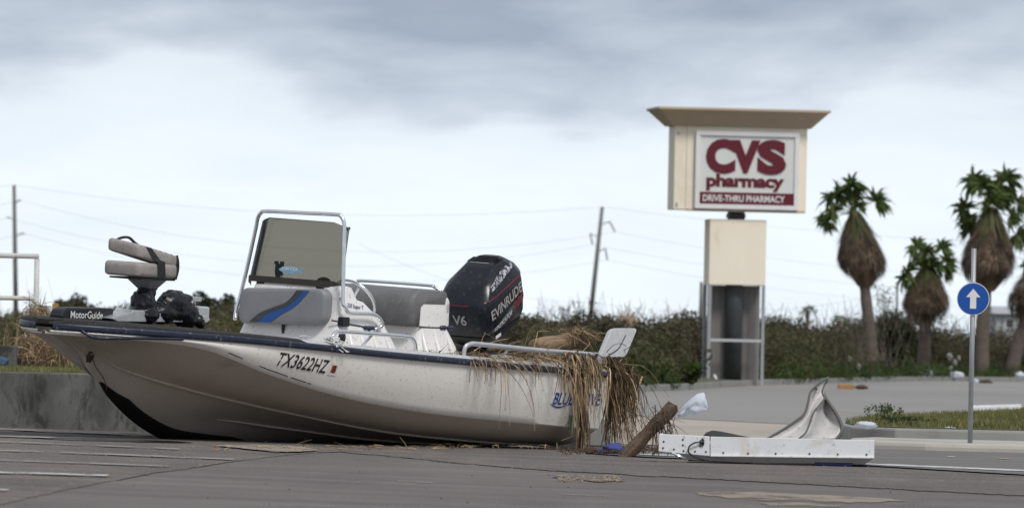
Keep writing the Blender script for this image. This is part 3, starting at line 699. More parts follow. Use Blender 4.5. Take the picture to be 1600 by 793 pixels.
# dash gear behind the windshield
mb = MB()
mb.loft([[(2.70+.0*math.cos(t)+.03*math.sin(t), -.265+r_*math.cos(t), z) for t in np.linspace(0, 6.28, 9)[:-1]] for r_, z in ((.055, 1.305), (.05, 1.315), (.022, 1.322), (.034, 1.35), (.042, 1.38), (.040, 1.41), (.036, 1.44))])
for p in (-.297, -.243): mb.box((2.70, p, 1.447), (.04, .014, .025))
obj('dash_light', mb, M['black_plastic'], console, auto=40)
mb = MB(); mb.ball((2.70, .165, 1.315), (.06, .065, .05), 12, 8); obj('compass', mb, M['black_plastic'], console, smooth=True)
def on_glass(p0, z0, w, h):
    def fn(x, y, z):
        zz = z0 + y*h; t = (zz-1.30)/.5; return (2.838 - .015 - .05*t + .006, p0 + x*w, zz)
    return fn
fish = [(-.5, .0), (-.42, .22), (-.25, .42), (0, .5), (.22, .40), (.36, .12), (.5, .5), (.46, 0), (.5, -.45), (.36, -.1), (.2, -.34), (.12, -.5), (.02, -.38), (-.2, -.36), (-.3, -.5), (-.33, -.3), (-.45, -.15)]
mb = MB(); fn = on_glass(-.075, 1.40, .23, .062); mb.add([fn(x, y, 0) for x, y in fish], [list(range(len(fish)))])
fs_ = obj('fish_sticker', mb, M['decal_sky'], ws)
fn2 = on_glass(-.085, 1.405, .155, .034); lettering('sticker_lettering', 'JOIN CCA', lambda x, y, z: tuple(Vector(fn2(x, y, z)) + Vector((.003, 0, 0))), M['decal_white'], ws, offset=.03)
for p0 in (-.125, -.03):
    mb = MB(); fn = on_glass(p0, 1.338, .085, .036); pts = [(.5*math.cos(t), .5*math.sin(t)) for t in np.linspace(0, 6.28, 20)[:-1]]
    mb.add([fn(x, y, 0) for x, y in pts] + [fn(x*.86, y*.74, 0) for x, y in pts], [(i, (i+1) % 19, 19+(i+1) % 19, 19+i) for i in range(19)])
    mb.loft([[fn(x, y0, 0) for x in np.linspace(-.3, .3, 6)] for y0 in (-.16, .16)], False, False)
    obj('oval_sticker', mb, M['decal_silver'], ws)
# steering wheel
mb = MB(); wc = Vector((2.30, .20, 1.195)); ax = Vector((-.80, .05, .60)).normalized(); e1 = ax.cross(Vector((0, 1, 0))).normalized(); e2 = ax.cross(e1)
mb.tube([wc + (e1*math.cos(t)+e2*math.sin(t))*.185 for t in np.linspace(0, 2*math.pi, 33)], .013, 8, False)
whl = obj('steering_wheel', mb, M['chrome'], boat, smooth=True)
for t in (R(95), R(215), R(335)):
    mb = MB(); mb.tube(crom([wc - ax*.05, wc - ax*.045 + (e1*math.cos(t)+e2*math.sin(t))*.08, wc + (e1*math.cos(t)+e2*math.sin(t))*.18], 4), .010, 6, squash=1.8); obj('spoke', mb, M['chrome'], whl, smooth=True)
mb = MB(); mb.ball(tuple(wc - ax*.045), .038, 10, 7); mb.tube([wc - ax*.05, wc - ax*.25], .02, 8); obj('hub', mb, M['white_gel'], whl, smooth=True)

# ---- leaning post
mb = MB()
mb.loft([rrect(1.08, 1.88, .60, .37), rrect(1.12, 1.84, .57, .60), rrect(1.17, 1.80, .525, .76), rrect(1.23, 1.77, .485, .88), rrect(1.30, 1.755, .462, .98), rrect(1.33, 1.75, .452, 1.08), rrect(1.33, 1.75, .45, 1.175), rrect(1.34, 1.74, .445, 1.19)])
post = obj('leaning_post', mb, M['white_gel'], boat, auto=35)
for aa in (1.70, 1.53, 1.36):
    mb = MB(); dr = (aa-1.5)*.10
    pts = crom([(aa, .452, 1.00), (aa+dr*.2, .468, .94), (aa+dr*.7, .50, .86), (aa+dr*1.2, .55, .74), (aa+dr*1.5, .585, .58)], 5); mb.tube(pts, list(np.linspace(.006, .036, len(pts))), 8)
    obj('moulded_flute', mb, M['white_gel'], post, smooth=True)
prof = [(1.755, 1.00), (1.835, 1.00), (1.86, 1.03), (1.865, 1.17), (1.85, 1.23), (1.80, 1.28), (1.72, 1.298), (1.40, 1.298), (1.35, 1.282), (1.345, 1.24), (1.36, 1.195), (1.70, 1.195), (1.75, 1.165)]
mb = MB(); mb.loft([[(1.6+(a-1.6)*k, p, 1.17+(z-1.17)*k) for a, z in prof] for p, k in ((-.455, .90), (-.44, .97), (-.40, 1.0), (0, 1.0), (.40, 1.0), (.44, .97), (.455, .90))])
obj('bench_cushion', mb, M['post_cushion'], post, auto=55)
mb = MB(); mb.tube(crom([(1.42, -.44, 1.18), (1.40, -.44, 1.27), (1.38, -.41, 1.31), (1.38, -.34, 1.325), (1.38, .27, 1.328), (1.38, .33, 1.32), (1.36, .39, 1.285), (1.35, .43, 1.24), (1.36, .445, 1.18)], 6), .013, 8)
obj('backrest_rail', mb, M['chrome'], post, smooth=True)
mb = MB(); mb.loft([[(a, p, z) for a, z in ((1.32, 1.0), (1.38, 1.0), (1.39, 1.19), (1.385, 1.235), (1.36, 1.245), (1.33, 1.21))] for p in (.30, .34, .44, .462)])
obj('corner_upright', mb, M['white_gel'], post, bevel=.02)
mb = MB(); mb.tube(crom([(1.79, .47, 1.02), (1.74, .46, 1.005), (1.55, .458, 1.00), (1.35, .458, 1.002), (1.24, .47, 1.0)], 5), .007, 6)
for aa in (1.43, 1.39, 1.33, 1.28): mb.ball((aa, .462, 1.002), (.028, .016, .02), 7, 5)
obj('lashing_cord', mb, M['navy'], post, smooth=True)
mb = MB(); mb.box((1.36, .462, 1.16), (.022, .012, .07)); obj('rail_latch', mb, M['alu'], post, bevel=.004)

# ---- rails and cleat on the gunwale
mb = MB(); zr = lambda a: top_z(a)+.02
mb.tube(crom([(3.86, 1.05, zr(3.86)), (3.84, 1.05, .925), (3.80, 1.05, .965), (3.72, 1.05, .982), (3.3, 1.06, .972), (2.86, 1.07, .958), (2.76, 1.07, .945), (2.71, 1.07, .905), (2.69, 1.07, zr(2.69))], 6), .0155, 8)
sr = obj('side_rail', mb, M['chrome'], boat, smooth=True)
mb = MB(); mb.tube([(3.34, 1.00, zr(3.3)), (3.30, 1.06, .965)], .012, 8); mb.box((3.33, 1.01, zr(3.3)-.004), (.13, .06, .014)); obj('stanchion', mb, M['chrome'], sr, smooth=False)
mb = MB(); mb.tube([(4.21, 1.0, .932), (4.17, 1.0, .94), (4.10, 1.0, .938), (4.06, 1.0, .928)], .009, 6)
for a in (4.17, 4.11): mb.tube([(a, 1.0, .90), (a, 1.0, .935)], .010, 6)
obj('cleat', mb, M['alu'], boat)
mb = MB()
for k in range(16):
    r_ = random.Random(k); mb.tube(crom([(3.88+r_.uniform(-.08, .06), 1.06+r_.uniform(-.02, .06), zr(3.9)+r_.uniform(-.01, .05)) for _ in range(4)] + [(3.88+r_.uniform(-.14, .10), 1.17, zr(3.9)-r_.uniform(-.02, .09))], 4), .004, 4)
obj('frayed_rope', mb, M['decal_white'], boat)
mb = MB(); mb.tube(crom([(1.99, 1.06, top_z(2)), (1.98, 1.06, .875), (1.93, 1.07, .905), (1.80, 1.08, .908), (1.0, 1.10, .872), (.08, 1.10, .842)], 6), .0165, 8, squash=1.25)
sr2 = obj('stern_rail', mb, M['grey_rail'], boat, smooth=True)
mb = MB(); mb.tube([(1.44, 1.04, top_z(1.4)), (1.39, 1.09, .885)], .012, 8); obj('stanchion', mb, M['grey_rail'], sr2)
mb = MB(); mb.box((.14, 1.08, .80), (.30, .10, .07)); obj('rail_foot', mb, M['grey_rail'], sr2, bevel=.015)
# flip seat back at the stern corner
pq = rr_poly(0, 1, 0, 1, .13)
def plate(off):
    e_1 = Vector((-.39, .0, .004)); e_2 = Vector((-.25, -.06, .235)); nrm = e_1.cross(e_2).normalized(); nrm = nrm if nrm.y > 0 else -nrm
    return lambda x, y: tuple(Vector((.11, 1.12, .822)) + e_1*x + e_2*y + nrm*off)
mb = MB(); mb.prism(pq, plate(-.022), plate(.022)); fb = obj('stern_seat_back', mb, M['gunwale'], boat, bevel=.012, label='pale grey seat back sticking up at the stern corner')
mb = MB(); pf = plate(.026); mb.tube(crom([pf(.62, .75), pf(.60, .5), pf(.56, .3), pf(.40, .14), pf(.30, .10)], 4), .004, 5); obj('seat_cord', mb, M['black_plastic'], fb)

# ---- outboard motor, tilted up
TI = R(22)
def E(r, p, u): return (.42 - r*math.cos(TI) + u*math.sin(TI), p, .95 + r*math.sin(TI) + u*math.cos(TI))
def cowl_loop(u, rf, rr_, w, wf, wr, tilt=0.0):
    pts = [(rf, 0), (rf, wf*.6), (rf+.006, wf), (rf+.07, w*.95), (rf+.16, w), ((rf+rr_)/2+.05, w), (rr_-.12, w*.98), (rr_-.03, wr), (rr_, wr*.6), (rr_+.004, 0)]
    pts = pts + [(r, -p) for r, p in pts[-2:0:-1]]
    return [E(r, p, u + tilt*(r-.05)) for r, p in pts]
low = MB(); low.loft([cowl_loop(-.20, .14, .33, .12, .08, .08), cowl_loop(-.14, .06, .44, .185, .13, .13), cowl_loop(-.095, .02, .58, .222, .155, .155), cowl_loop(-.055, .002, .63, .232, .167, .168), cowl_loop(-.047, .002, .63, .232, .167, .168)])
cow = MB()
LV = [(-.042, .0, .635, .236, .170, .172, 0), (0.0, -.008, .665, .250, .178, .18, .02), (.10, -.014, .69, .256, .184, .184, .05), (.20, -.004, .70, .256, .184, .184, .10), (.232, .010, .70, .254, .182, .182, .11),
      (.25, .028, .695, .249, .176, .176, .11), (.335, .115, .67, .220, .152, .156, .06), (.352, .148, .66, .212, .146, .150, .05), (.428, .31, .61, .160, .126, .124, .0), (.450, .355, .575, .142, .116, .114, .0)]
cow.loft([cowl_loop(*q) for q in LV])
cowl = obj('engine_cowl', cow, M['engine'], boat, auto=60, bevel=.007)
obj('engine_pan', low, M['engine_low'], boat, auto=30)
mb = MB(); mb.loft([[E(r, p, u) for r, p in ((.10, -.09), (.10, .09), (.36, .09), (.36, -.09))] for u in (-.16, -.45)])
mb.loft([[E(r, p, u) for r, p in ((.14, -.05), (.14, .05), (.33, .04), (.33, -.04))] for u in (-.40, -.86)])
mb.box((.18, 0, .62), (.22, .34, .42), Matrix.Rotation(TI, 3, 'Y'))
obj('engine_midsection', mb, M['engine_low'], boat, bevel=.02)
def side_pt(r, u, off=.004):
    """point on the port face of the cowl"""
    us = [q[0] + q[6]*(r-.05) for q in LV]
    def wid(q):
        rf, rr_, w, wf, wr = q[1:6]; xs_ = [rf+.006, rf+.07, rf+.16, rr_-.12, rr_-.03, rr_]; ys_ = [wf, w*.95, w, w*.98, wr, wr*.6]
        return float(np.interp(r, xs_, ys_))
    return E(r, float(np.interp(u, us, [wid(q) for q in LV])) + off, u)
def front_pt(p, u, off=.004):
    return E(float(np.interp(u, [q[0] for q in LV], [q[1] for q in LV])) - off, p, u)
def stripe(pts0, pts1, m, fn, name, n=14):
    mb = MB(); P0_ = [(pts0[0][0]+(pts0[1][0]-pts0[0][0])*k/n, pts0[0][1]+(pts0[1][1]-pts0[0][1])*k/n) for k in range(n+1)]
    P1_ = [(pts1[0][0]+(pts1[1][0]-pts1[0][0])*k/n, pts1[0][1]+(pts1[1][1]-pts1[0][1])*k/n) for k in range(n+1)]
    J = 4; mb.loft([[fn(a[0]+(b[0]-a[0])*j/J, a[1]+(b[1]-a[1])*j/J) for a, b in zip(P0_, P1_)] for j in range(J+1)], False, False)
    return obj(name, mb, m, cowl)
stripe(((.06, .236), (.65, .300)), ((.06, .245), (.65, .311)), M['decal_red'], side_pt, 'red_pinstripe')
stripe(((-.155, .222), (.10, .222)), ((-.155, .228), (.10, .228)), M['decal_red'], front_pt, 'red_pinstripe')
stripe(((.05, -.034), (.67, .115)), ((.05, -.012), (.67, .185)), M['decal_teal'], lambda r, u: side_pt(r, u, .003), 'teal_stripe')
def eng_text(name, body, r0, r1, u0, u1, h, m, off=.02, sh=.0, zoff=.006):
    def fn(x, y, z):
        t = x+.5; r = r0+(r1-r0)*t + sh*y*h; return side_pt(r, u0+(u1-u0)*t + y*h, zoff)
    lettering(name, body, fn, m, cowl, offset=off)
eng_text('cowl_lettering', 'EVINRUDE', .085, .56, .118, .205, .084, M['decal_silver'], .022)
eng_text('cowl_lettering', '200', .385, .565, .078, .120, .080, M['decal_red'], .025, .25, .008)
eng_text('cowl_lettering', 'VINDICATOR', .10, .370, -.010, .050, .040, M['decal_white'], .002, .25, .008)
lettering('cowl_lettering', 'V6', lambda x, y, z: front_pt(-.0 + x*.135, .105 + y*.085, .005), M['decal_silver'], cowl, offset=.02)
mb = MB(); mb.loft([[E(r, .232, -.098 + .03*(r-.1)) for r in np.linspace(.12, .20, 5)], [E(r, .236, -.068 + .03*(r-.1)) for r in np.linspace(.12, .20, 5)]], False, False); 
vs_ = obj('warning_label', mb, M['decal_white'], cowl)
# painted highlight and wear along the upper port edge, a sheen put into the colour
M['highlight_wear'] = mat('painted highlight and wear', (.62, .63, .66), (.40, .41, .44), 9, .6, .1, wear=.50, wear_scale=48)
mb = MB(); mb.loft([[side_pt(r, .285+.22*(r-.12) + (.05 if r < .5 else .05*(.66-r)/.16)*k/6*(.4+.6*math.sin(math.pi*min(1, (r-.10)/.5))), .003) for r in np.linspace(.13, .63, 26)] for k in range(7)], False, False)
obj('highlight_wear_patch', mb, M['highlight_wear'], cowl)
# top vents
mb = MB()
for p0, p1 in ((-.100, -.005), (.005, .100)):
    mb.cur = 0; mb.loft([[E(r, p, u) for r, p in ((.375, p0), (.375, p1), (.545, p1*.92), (.545, p0*.92))] for u in (.440, .4525)])
vt = obj('air_vent', mb, M['black_plastic'], cowl)
for k in range(6):
    mb = MB(); r = .385+.028*k; mb.box(E(r, 0, .4535), (.008, .18, .006), Matrix.Rotation(-TI, 3, 'Y')); obj('vent_slat', mb, M['decal_silver'] if k == 0 else M['engine_low'], vt)

# ---- bow seat on its pedestal and the trolling motor
seat_b = MB()
def cushion_block(a0, a1, p0, p1, z0, z1, dza, dzp):
    L = []
    for k, e in ((0, .90), (.12, .985), (.35, 1.0), (.7, 1.0), (.9, .985), (1.0, .92)):
        z = z0+(z1-z0)*k; ca, cp = (a0+a1)/2, (p0+p1)/2
        L.append([(ca+(x-ca)*e, cp+(y-cp)*e, z + dza*(x-ca) + dzp*(y-cp)) for x, y in rr_poly(a0, a1, p0, p1, .05, 4)])
    return L
seat_b.loft(cushion_block(4.78, 5.30, -.10, .25, 1.315, 1.425, .02, .0))
seat = obj('bow_seat', seat_b, M['seat_vinyl'], boat, auto=50)
mb = MB(); mb.loft(cushion_block(4.76, 5.28, -.095, .235, 1.445, 1.545, .15, -.12)); obj('folded_backrest', mb, M['seat_vinyl'], seat, auto=50)
def bz(a, p, o=0): return (a, p, 1.545 + .15*(a-5.02) - .12*(p-.07) + o)
mb = MB(); mb.tube(crom([bz(5.16, -.09, -.005), bz(5.08, -.092, .03), bz(4.99, -.09, .045), bz(4.92, -.085, .02), bz(4.80, -.085, -.01)], 5), .011, 6)
mb.loft([[bz(a, .235, 0) for a in (5.22, 5.14)], [bz(a, .243, -.07) for a in (5.13, 5.03)], [(5.08, .255, 1.44), (4.98, .255, 1.44)], [(5.06, .256, 1.32), (4.96, .256, 1.32)]], False, False)
mb.tube(crom([(4.81, .235, 1.31), (4.793, .24, 1.38), (4.79, .235, 1.44), (4.79, .22, 1.49)], 5), .02, 6, squash=.6)
mb.box((5.02, .08, 1.305), (.44, .30, .014))
obj('seat_strap', mb, M['black_plastic'], seat, smooth=False)
for k in range(7):
    t = k/6; mb = MB(); mb.ball(bz(5.22-.43*t, .222, -.008), .008, 6, 4); obj('seat_stud', mb, M['black_plastic'], seat)
mb = MB(); dz0 = deck_z(5.1)
mb.tube([(4.95, .08, dz0), (4.95, .08, 1.30)], .045, 10); mb.loft([[(4.95+x, .08+y, z) for x, y in ((-.05, -.05), (.05, -.05), (.05, .05), (-.05, .05))] if i == 0 else [(4.95+x, .08+y, z) for x, y in ((-.12, -.11), (.14, -.11), (.14, .11), (-.12, .11))] for i, z in enumerate((1.22, 1.305))])
obj('seat_pedestal', mb, M['alu'], boat, bevel=.01)
def crumple(seed, amp=.16, f=7.0):
    from mathutils import noise as mn
    off = Vector((seed*3.1, seed*1.7, seed*.9))
    return lambda q: 1.0 + amp*(mn.noise(q*f*.35+off)*1.2 + mn.noise(q*f+off)*.8 - abs(mn.noise(q*f*1.6+off))*.7)
def film_lump(name, parts):
    mb = MB()
    for c, r, sd_ in parts: mb.ball(c, r, 44, 30, crumple(sd_, .11, 4.2))
    return obj(name, mb, M['film'], boat, smooth=True)
film_lump('plastic_wrapping', [((4.99, .085, 1.10), (.10, .10, .15), 1), ((4.95, .08, 1.20), (.075, .075, .10), 2), ((5.02, .11, 1.03), (.12, .12, .09), 3), ((4.91, .085, 1.25), (.06, .06, .05), 9)])
film_lump('plastic_wrapping', [((4.66, .13, 1.10), (.19, .11, .125), 4), ((4.52, .15, 1.04), (.13, .09, .11), 5), ((4.58, .14, 1.165), (.12, .075, .04), 6), ((4.80, .12, 1.05), (.15, .11, .09), 7)])
tz = lambda a: 1.008 - (5.6-a)*.002
mb = MB(); mb.loft([[(a, .02 + w, z) for a, z in ((5.55, 1.0), (5.45, .975), (4.28, .985), (4.24, 1.01), (4.28, 1.032), (5.10, 1.052), (5.12, 1.066), (5.26, 1.066), (5.28, 1.05))] for w in (.0, .17)])
tm = obj('trolling_motor_bracket', mb, M['alu'], boat, bevel=.006)
for a in (5.03, 4.47): mb = MB(); mb.tube([(a, .18, 1.03), (a, .205, 1.03)], .02, 8); obj('bracket_bolt', mb, M['dark_steel'], tm)
for a in (4.70, 4.52, 4.40): mb = MB(); mb.box((a, .192, 1.018), (.09, .006, .012)); obj('bracket_slot', mb, M['black_plastic'], tm)
mb = MB(); mb.box((4.31, .11, 1.055), (.15, .13, .10)); obj('motor_latch_box', mb, M['alu'], tm, bevel=.012)
mb = MB(); mb.tube([(4.36, .11, 1.10), (4.36, .11, 1.15)], .012, 8); mb.box((4.375, .11, 1.16), (.13, .07, .035)); mb.tube(crom([(4.53, .12, 1.05), (4.52, .12, 1.12), (4.47, .12, 1.16), (4.42, .12, 1.165)], 4), .016, 6); obj('motor_latch_knob', mb, M['alu'], tm, bevel=.006)
for a, z, r in ((4.40, 1.0, .05), (4.36, .975, .04), (4.52, .985, .035)):
    mb = MB(); mb.ball((a, .18, z), r, 12, 8, crumple(a, .2)); obj('cable_bundle', mb, M['black_plastic'], tm, smooth=True)
mb = MB()
for k in range(30):
    r_ = random.Random(k+90); a = r_.uniform(4.0, 4.7); mb.ball((a, r_.uniform(.1, .3), deck_z(4.4)-.012+r_.uniform(0, .012)), r_.uniform(.006, .02), 6, 4, crumple(k, .3))
obj('deck_dirt', mb, M['rust'], boat, smooth=True, kind='stuff')
foot = [(6.02, .968), (6.05, 1.0), (6.02, 1.05), (5.96, 1.07), (5.40, 1.07), (5.38, 1.05), (5.42, .972)]
mb = MB(); mb.loft([[(a, p, z) for a, z in foot] for p in (-.02, .10)]); ft = obj('trolling_motor_foot', mb, M['black_plastic'], tm, bevel=.018)
lettering('foot_lettering', 'MotorGuide', lambda x, y, z: (5.74 - x*.41, .106, 1.018 + y*.055), M['decal_white'], tm, offset=.012)
mb = MB(); mb.tube(crom([(5.86, .2, .965), (5.80, .22, .99), (5.75, .22, .987), (5.7, .2, .965)], 4), .008, 5); obj('bow_handle', mb, M['rust'], boat)

# ================================================================== REEDS AND DRIFTWOOD ON THE BOAT
def stalks(name, n, start, m, parent=None, length=(.3, .9), rad=(.0022, .0055), grav=.22, seg=6, floor=None, keep=None, kinky=.25, flat=None, **props):
    """loose dry stalks; start() gives point and direction; each bends under its weight"""
    mb = MB()
    for i in range(n):
        p, d = start(); p = Vector(p); d = Vector(d).normalized(); L = rng.uniform(*length); ds = L/seg; g = grav*rng.uniform(.4, 1.6); pts = [p.copy()]
        kink = rng.random() < kinky; kk = rng.randrange(1, seg)
        for k in range(seg):
            d = (d + Vector((rng.gauss(0, .07), rng.gauss(0, .07), -g + rng.gauss(0, .05)))).normalized()
            if kink and k == kk: d = (d + Vector((rng.gauss(0, .5), rng.gauss(0, .4), rng.gauss(-.2, .4)))).normalized()
            p = p + d*ds
            if keep: p = keep(p)
            if floor is not None and p.z < floor: p.z = floor + rng.uniform(0, .02); d.z = abs(d.z)*.1
            pts.append(p.copy())
        r = rng.uniform(*rad); mb.tube(pts, [r*(1-.65*k/seg) for k in range(seg+1)], 4 if flat else 3, False, squash=flat)
    return obj(name, mb, m, parent, smooth=True, **props)
def keep_out(p):
    # stay outside the port topside and behind the transom
    if p.x > 0.02 and 0.2 < p.z < .80:
        w_ = hp(min(p.x, 6), max(f_zc(p.x), min(p.z, f_zg(p.x))))
        if p.y > .9 and p.y < w_+.02: p.y = w_+.02
    return p
def clump_start(a0, a1, p0, p1, z0, z1, out, k=.5):
    def f():
        return ((rng.uniform(a0, a1), rng.uniform(p0, p1), rng.uniform(z0, z1)), (rng.gauss(0, .35), out+rng.gauss(0, .35), k+rng.gauss(0, .35)))
    return f
rt = thing('reed_heap', 'dry brown reeds heaped and hanging over the stern of the stranded boat', 'reeds', (0, 0, 0)); rt.matrix_world = BM
def reedpart(n, st, m='reed', **k): return stalks('reed_stalks', n, st, M[m], rt, keep=keep_out, kind='stuff', **k)
# fringe over the port quarter, longest round one sodden bundle
def fr_start():
    a = rng.triangular(.0, .84, .55); return ((a, rng.uniform(1.10, 1.20), rng.uniform(.78, .87)), (rng.gauss(0, .5), rng.uniform(.1, .5), rng.gauss(-.15, .3)))
FL = dict(flat=.28, kinky=.55)
reedpart(62, fr_start, length=(.10, .38), grav=.6, rad=(.005, .012), **FL)
reedpart(40, fr_start, 'reed_dark', length=(.10, .34), grav=.6, rad=(.005, .012), **FL)
reedpart(44, lambda: ((rng.gauss(.50, .11), 1.19+rng.uniform(0, .04), rng.uniform(.66, .86)), (rng.gauss(0, .22), .25, -.3)), length=(.25, .66), grav=.7, floor=.06, kinky=.5)
reedpart(20, lambda: ((rng.gauss(.49, .02), 1.19+rng.uniform(0, .05), rng.uniform(.60, .80)), (rng.gauss(0, .08), .2, -.5)), length=(.45, .72), grav=.9, floor=.02, rad=(.005, .013), **FL)
reedpart(26, lambda: ((rng.gauss(.48, .022), 1.20+rng.uniform(0, .05), rng.uniform(.40, .72)), (rng.gauss(0, .08), .2, -.6)), 'reed_dark', length=(.3, .55), grav=.9, floor=.02, rad=(.006, .014), **FL)
reedpart(46, lambda: ((rng.gauss(.45, .03), 1.20+rng.uniform(0, .05), rng.uniform(.14, .36)), (rng.gauss(0, .4), .1, -.5)), length=(.12, .34), grav=.4, floor=.02, rad=(.002, .006), **FL)
reedpart(16, lambda: ((rng.uniform(.10, .40), 1.18+rng.uniform(0, .03), rng.uniform(.70, .86)), (rng.gauss(0, .2), .2, -.4)), length=(.30, .62), grav=.8, kinky=.5)
# sheaf hanging behind the transom
def sh_start():
    a = rng.triangular(-.56, .06, -.16); return ((a, rng.uniform(1.0, 1.18), .80-.22*max(0, -a)+rng.uniform(-.05, .05)), (rng.gauss(-.32, .3), rng.gauss(.12, .22), rng.gauss(-.3, .3)))
reedpart(110, sh_start, length=(.15, .60), grav=.5, floor=.02, rad=(.005, .012), **FL)
reedpart(90, sh_start, 'reed_dark', length=(.15, .52), grav=.5, floor=.05, rad=(.005, .013), **FL)
reedpart(46, lambda: ((rng.gauss(-.22, .10), 1.10+rng.gauss(0, .04), rng.uniform(.55, .82)), (rng.gauss(-.14, .16), rng.gauss(.04, .08), -.6)), length=(.35, .75), grav=.5, floor=.05, kinky=.5)
reedpart(40, lambda: ((rng.gauss(-.18, .05), 1.10+rng.gauss(0, .03), rng.uniform(.5, .76)), (rng.gauss(-.10, .10), 0, -.8)), 'reed_dark', length=(.3, .62), grav=.6, floor=.05, rad=(.004, .011), **FL)
reedpart(60, lambda: ((rng.uniform(-.40, -.1), rng.uniform(1.0, 1.15), rng.uniform(.45, .78)), (rng.gauss(-.50, .25), rng.gauss(.10, .15), -.6)), length=(.30, .85), grav=.20, floor=.03, rad=(.002, .006), kinky=.5)
# litter lying along the gunwale and round the engine
stalks('reed_stalks', 230, lambda: ((rng.uniform(.2, 2.1), rng.uniform(.70, 1.10), rng.uniform(.775, .84)), (rng.gauss(-.4, 1), rng.gauss(.15, .5), rng.gauss(.0, .12))), M['reed'], rt, length=(.08, .30), grav=.06, kind='stuff', rad=(.003, .008), **FL)
stalks('reed_stalks', 160, lambda: ((rng.uniform(.2, 2.1), rng.uniform(.70, 1.08), rng.uniform(.77, .82)), (rng.gauss(-.4, 1), rng.gauss(.15, .5), rng.gauss(.05, .2))), M['reed_dark'], rt, length=(.08, .26), grav=.06, kind='stuff', rad=(.003, .009), **FL)
stalks('reed_stalks', 90, lambda: ((rng.uniform(.9, 2.1), rng.uniform(1.08, 1.17), rng.uniform(.79, .82)), (rng.gauss(-.2, .6), .8, rng.gauss(.1, .2))), M['reed'], rt, length=(.08, .30), grav=.30, keep=keep_out, kind='stuff', rad=(.003, .007), **FL)
stalks('reed_stalks', 14, lambda: ((rng.choice([.95, 1.0, 1.5, 1.75])+rng.gauss(0, .05), 1.19, rng.uniform(.76, .82)), (rng.gauss(0, .3), .5, .1)), M['reed'], rt, length=(.35, .72), grav=.45, keep=keep_out, kind='stuff')
stalks('reed_stalks', 13, lambda: ((rng.uniform(.6, 2.0), rng.uniform(.85, 1.1), rng.uniform(.80, .86)), (rng.gauss(0, .8), rng.gauss(0, .5), rng.uniform(.3, 1.2))), M['reed'], rt, length=(.18, .42), grav=.12, kind='stuff')
# matted layer over the log
stalks('reed_stalks', 150, lambda: ((rng.uniform(-.35, .20), rng.uniform(.74, 1.05), rng.uniform(.80, .86)), (rng.gauss(-.3, .8), rng.gauss(.3, .6), rng.gauss(.0, .12))), M['reed'], rt, length=(.08, .26), grav=.12, kind='stuff', rad=(.003, .007), **FL)
stalks('reed_stalks', 130, lambda: ((-.30+rng.gauss(0, .12), rng.uniform(.56, .72), rng.uniform(.98, 1.03)), (rng.gauss(-.5, .6), rng.gauss(.3, .5), rng.gauss(.0, .15))), M['reed'], rt, length=(.08, .26), grav=.10, kind='stuff', rad=(.003, .007), **FL)
# leaf blades of a fresh green tuft low on the fringe
stalks('green_leaves', 16, lambda: ((.56+rng.gauss(0, .02), 1.20, .36), (rng.gauss(.3, .4), .3, -.2)), mat('green reed leaf', (.03, .06, .015), None, 5, .6), rt, length=(.10, .22), grav=.3, rad=(.003, .006), kind='stuff')
# driftwood log
mb = MB(); axp = [(-.50, .58, .945), (-.30, .60, .935), (-.05, .62, .905), (.20, .63, .885), (.33, .635, .872)]
pts = crom(axp, 6); n = 14; loops = []
from mathutils import noise as mnoise
for i, p in enumerate(pts):
    t = i/(len(pts)-1); r = .070*(1-.10*t) * (1 if t < .96 else .8)
    L = []
    for k in range(n):
        an = 2*math.pi*k/n; rr2 = r*(1+.22*mnoise.noise(Vector((math.cos(an)*1.6, math.sin(an)*1.6, t*3)))+.10*mnoise.noise(Vector((math.cos(an)*5, math.sin(an)*5, t*4))))
        L.append((p.x+(.03*mnoise.noise(Vector((an, 0, 9))) if i in (0, len(pts)-1) else 0), p.y+math.cos(an)*rr2, p.z+math.sin(an)*rr2))
    loops.append(L)
mb.loft(loops); lg = obj('driftwood_log', mb, M['wood_log'], None, auto=60); lg.matrix_world = BM
tag(lg, 'thick weathered driftwood log lying across the boat stern under reeds', 'log')
mb = MB(); pts = crom([(.62, .78, .80), (.85, .80, .835), (1.05, .82, .86), (1.25, .80, .85)], 6); mb.tube(pts, [.03, .034, .036, .034, .032, .03, .032, .036, .032, .028, .03, .026, .03, .028, .024, .022, .020, .018, .016][:len(pts)], 8)
mb.tube(crom([(1.05, .82, .86), (.98, .84, .90), (.88, .86, .925)], 4), .014, 6); mb.tube(crom([(.80, .80, .835), (.66, .86, .86), (.5, .88, .85)], 4), [.018, .017, .016, .015, .014, .013, .012, .011, .01], 6)
br = obj('driftwood_branch', mb, M['wood_post'], None, smooth=True); br.matrix_world = BM
tag(br, 'short broken dark branch lying in reeds below the black outboard engine', 'branch')

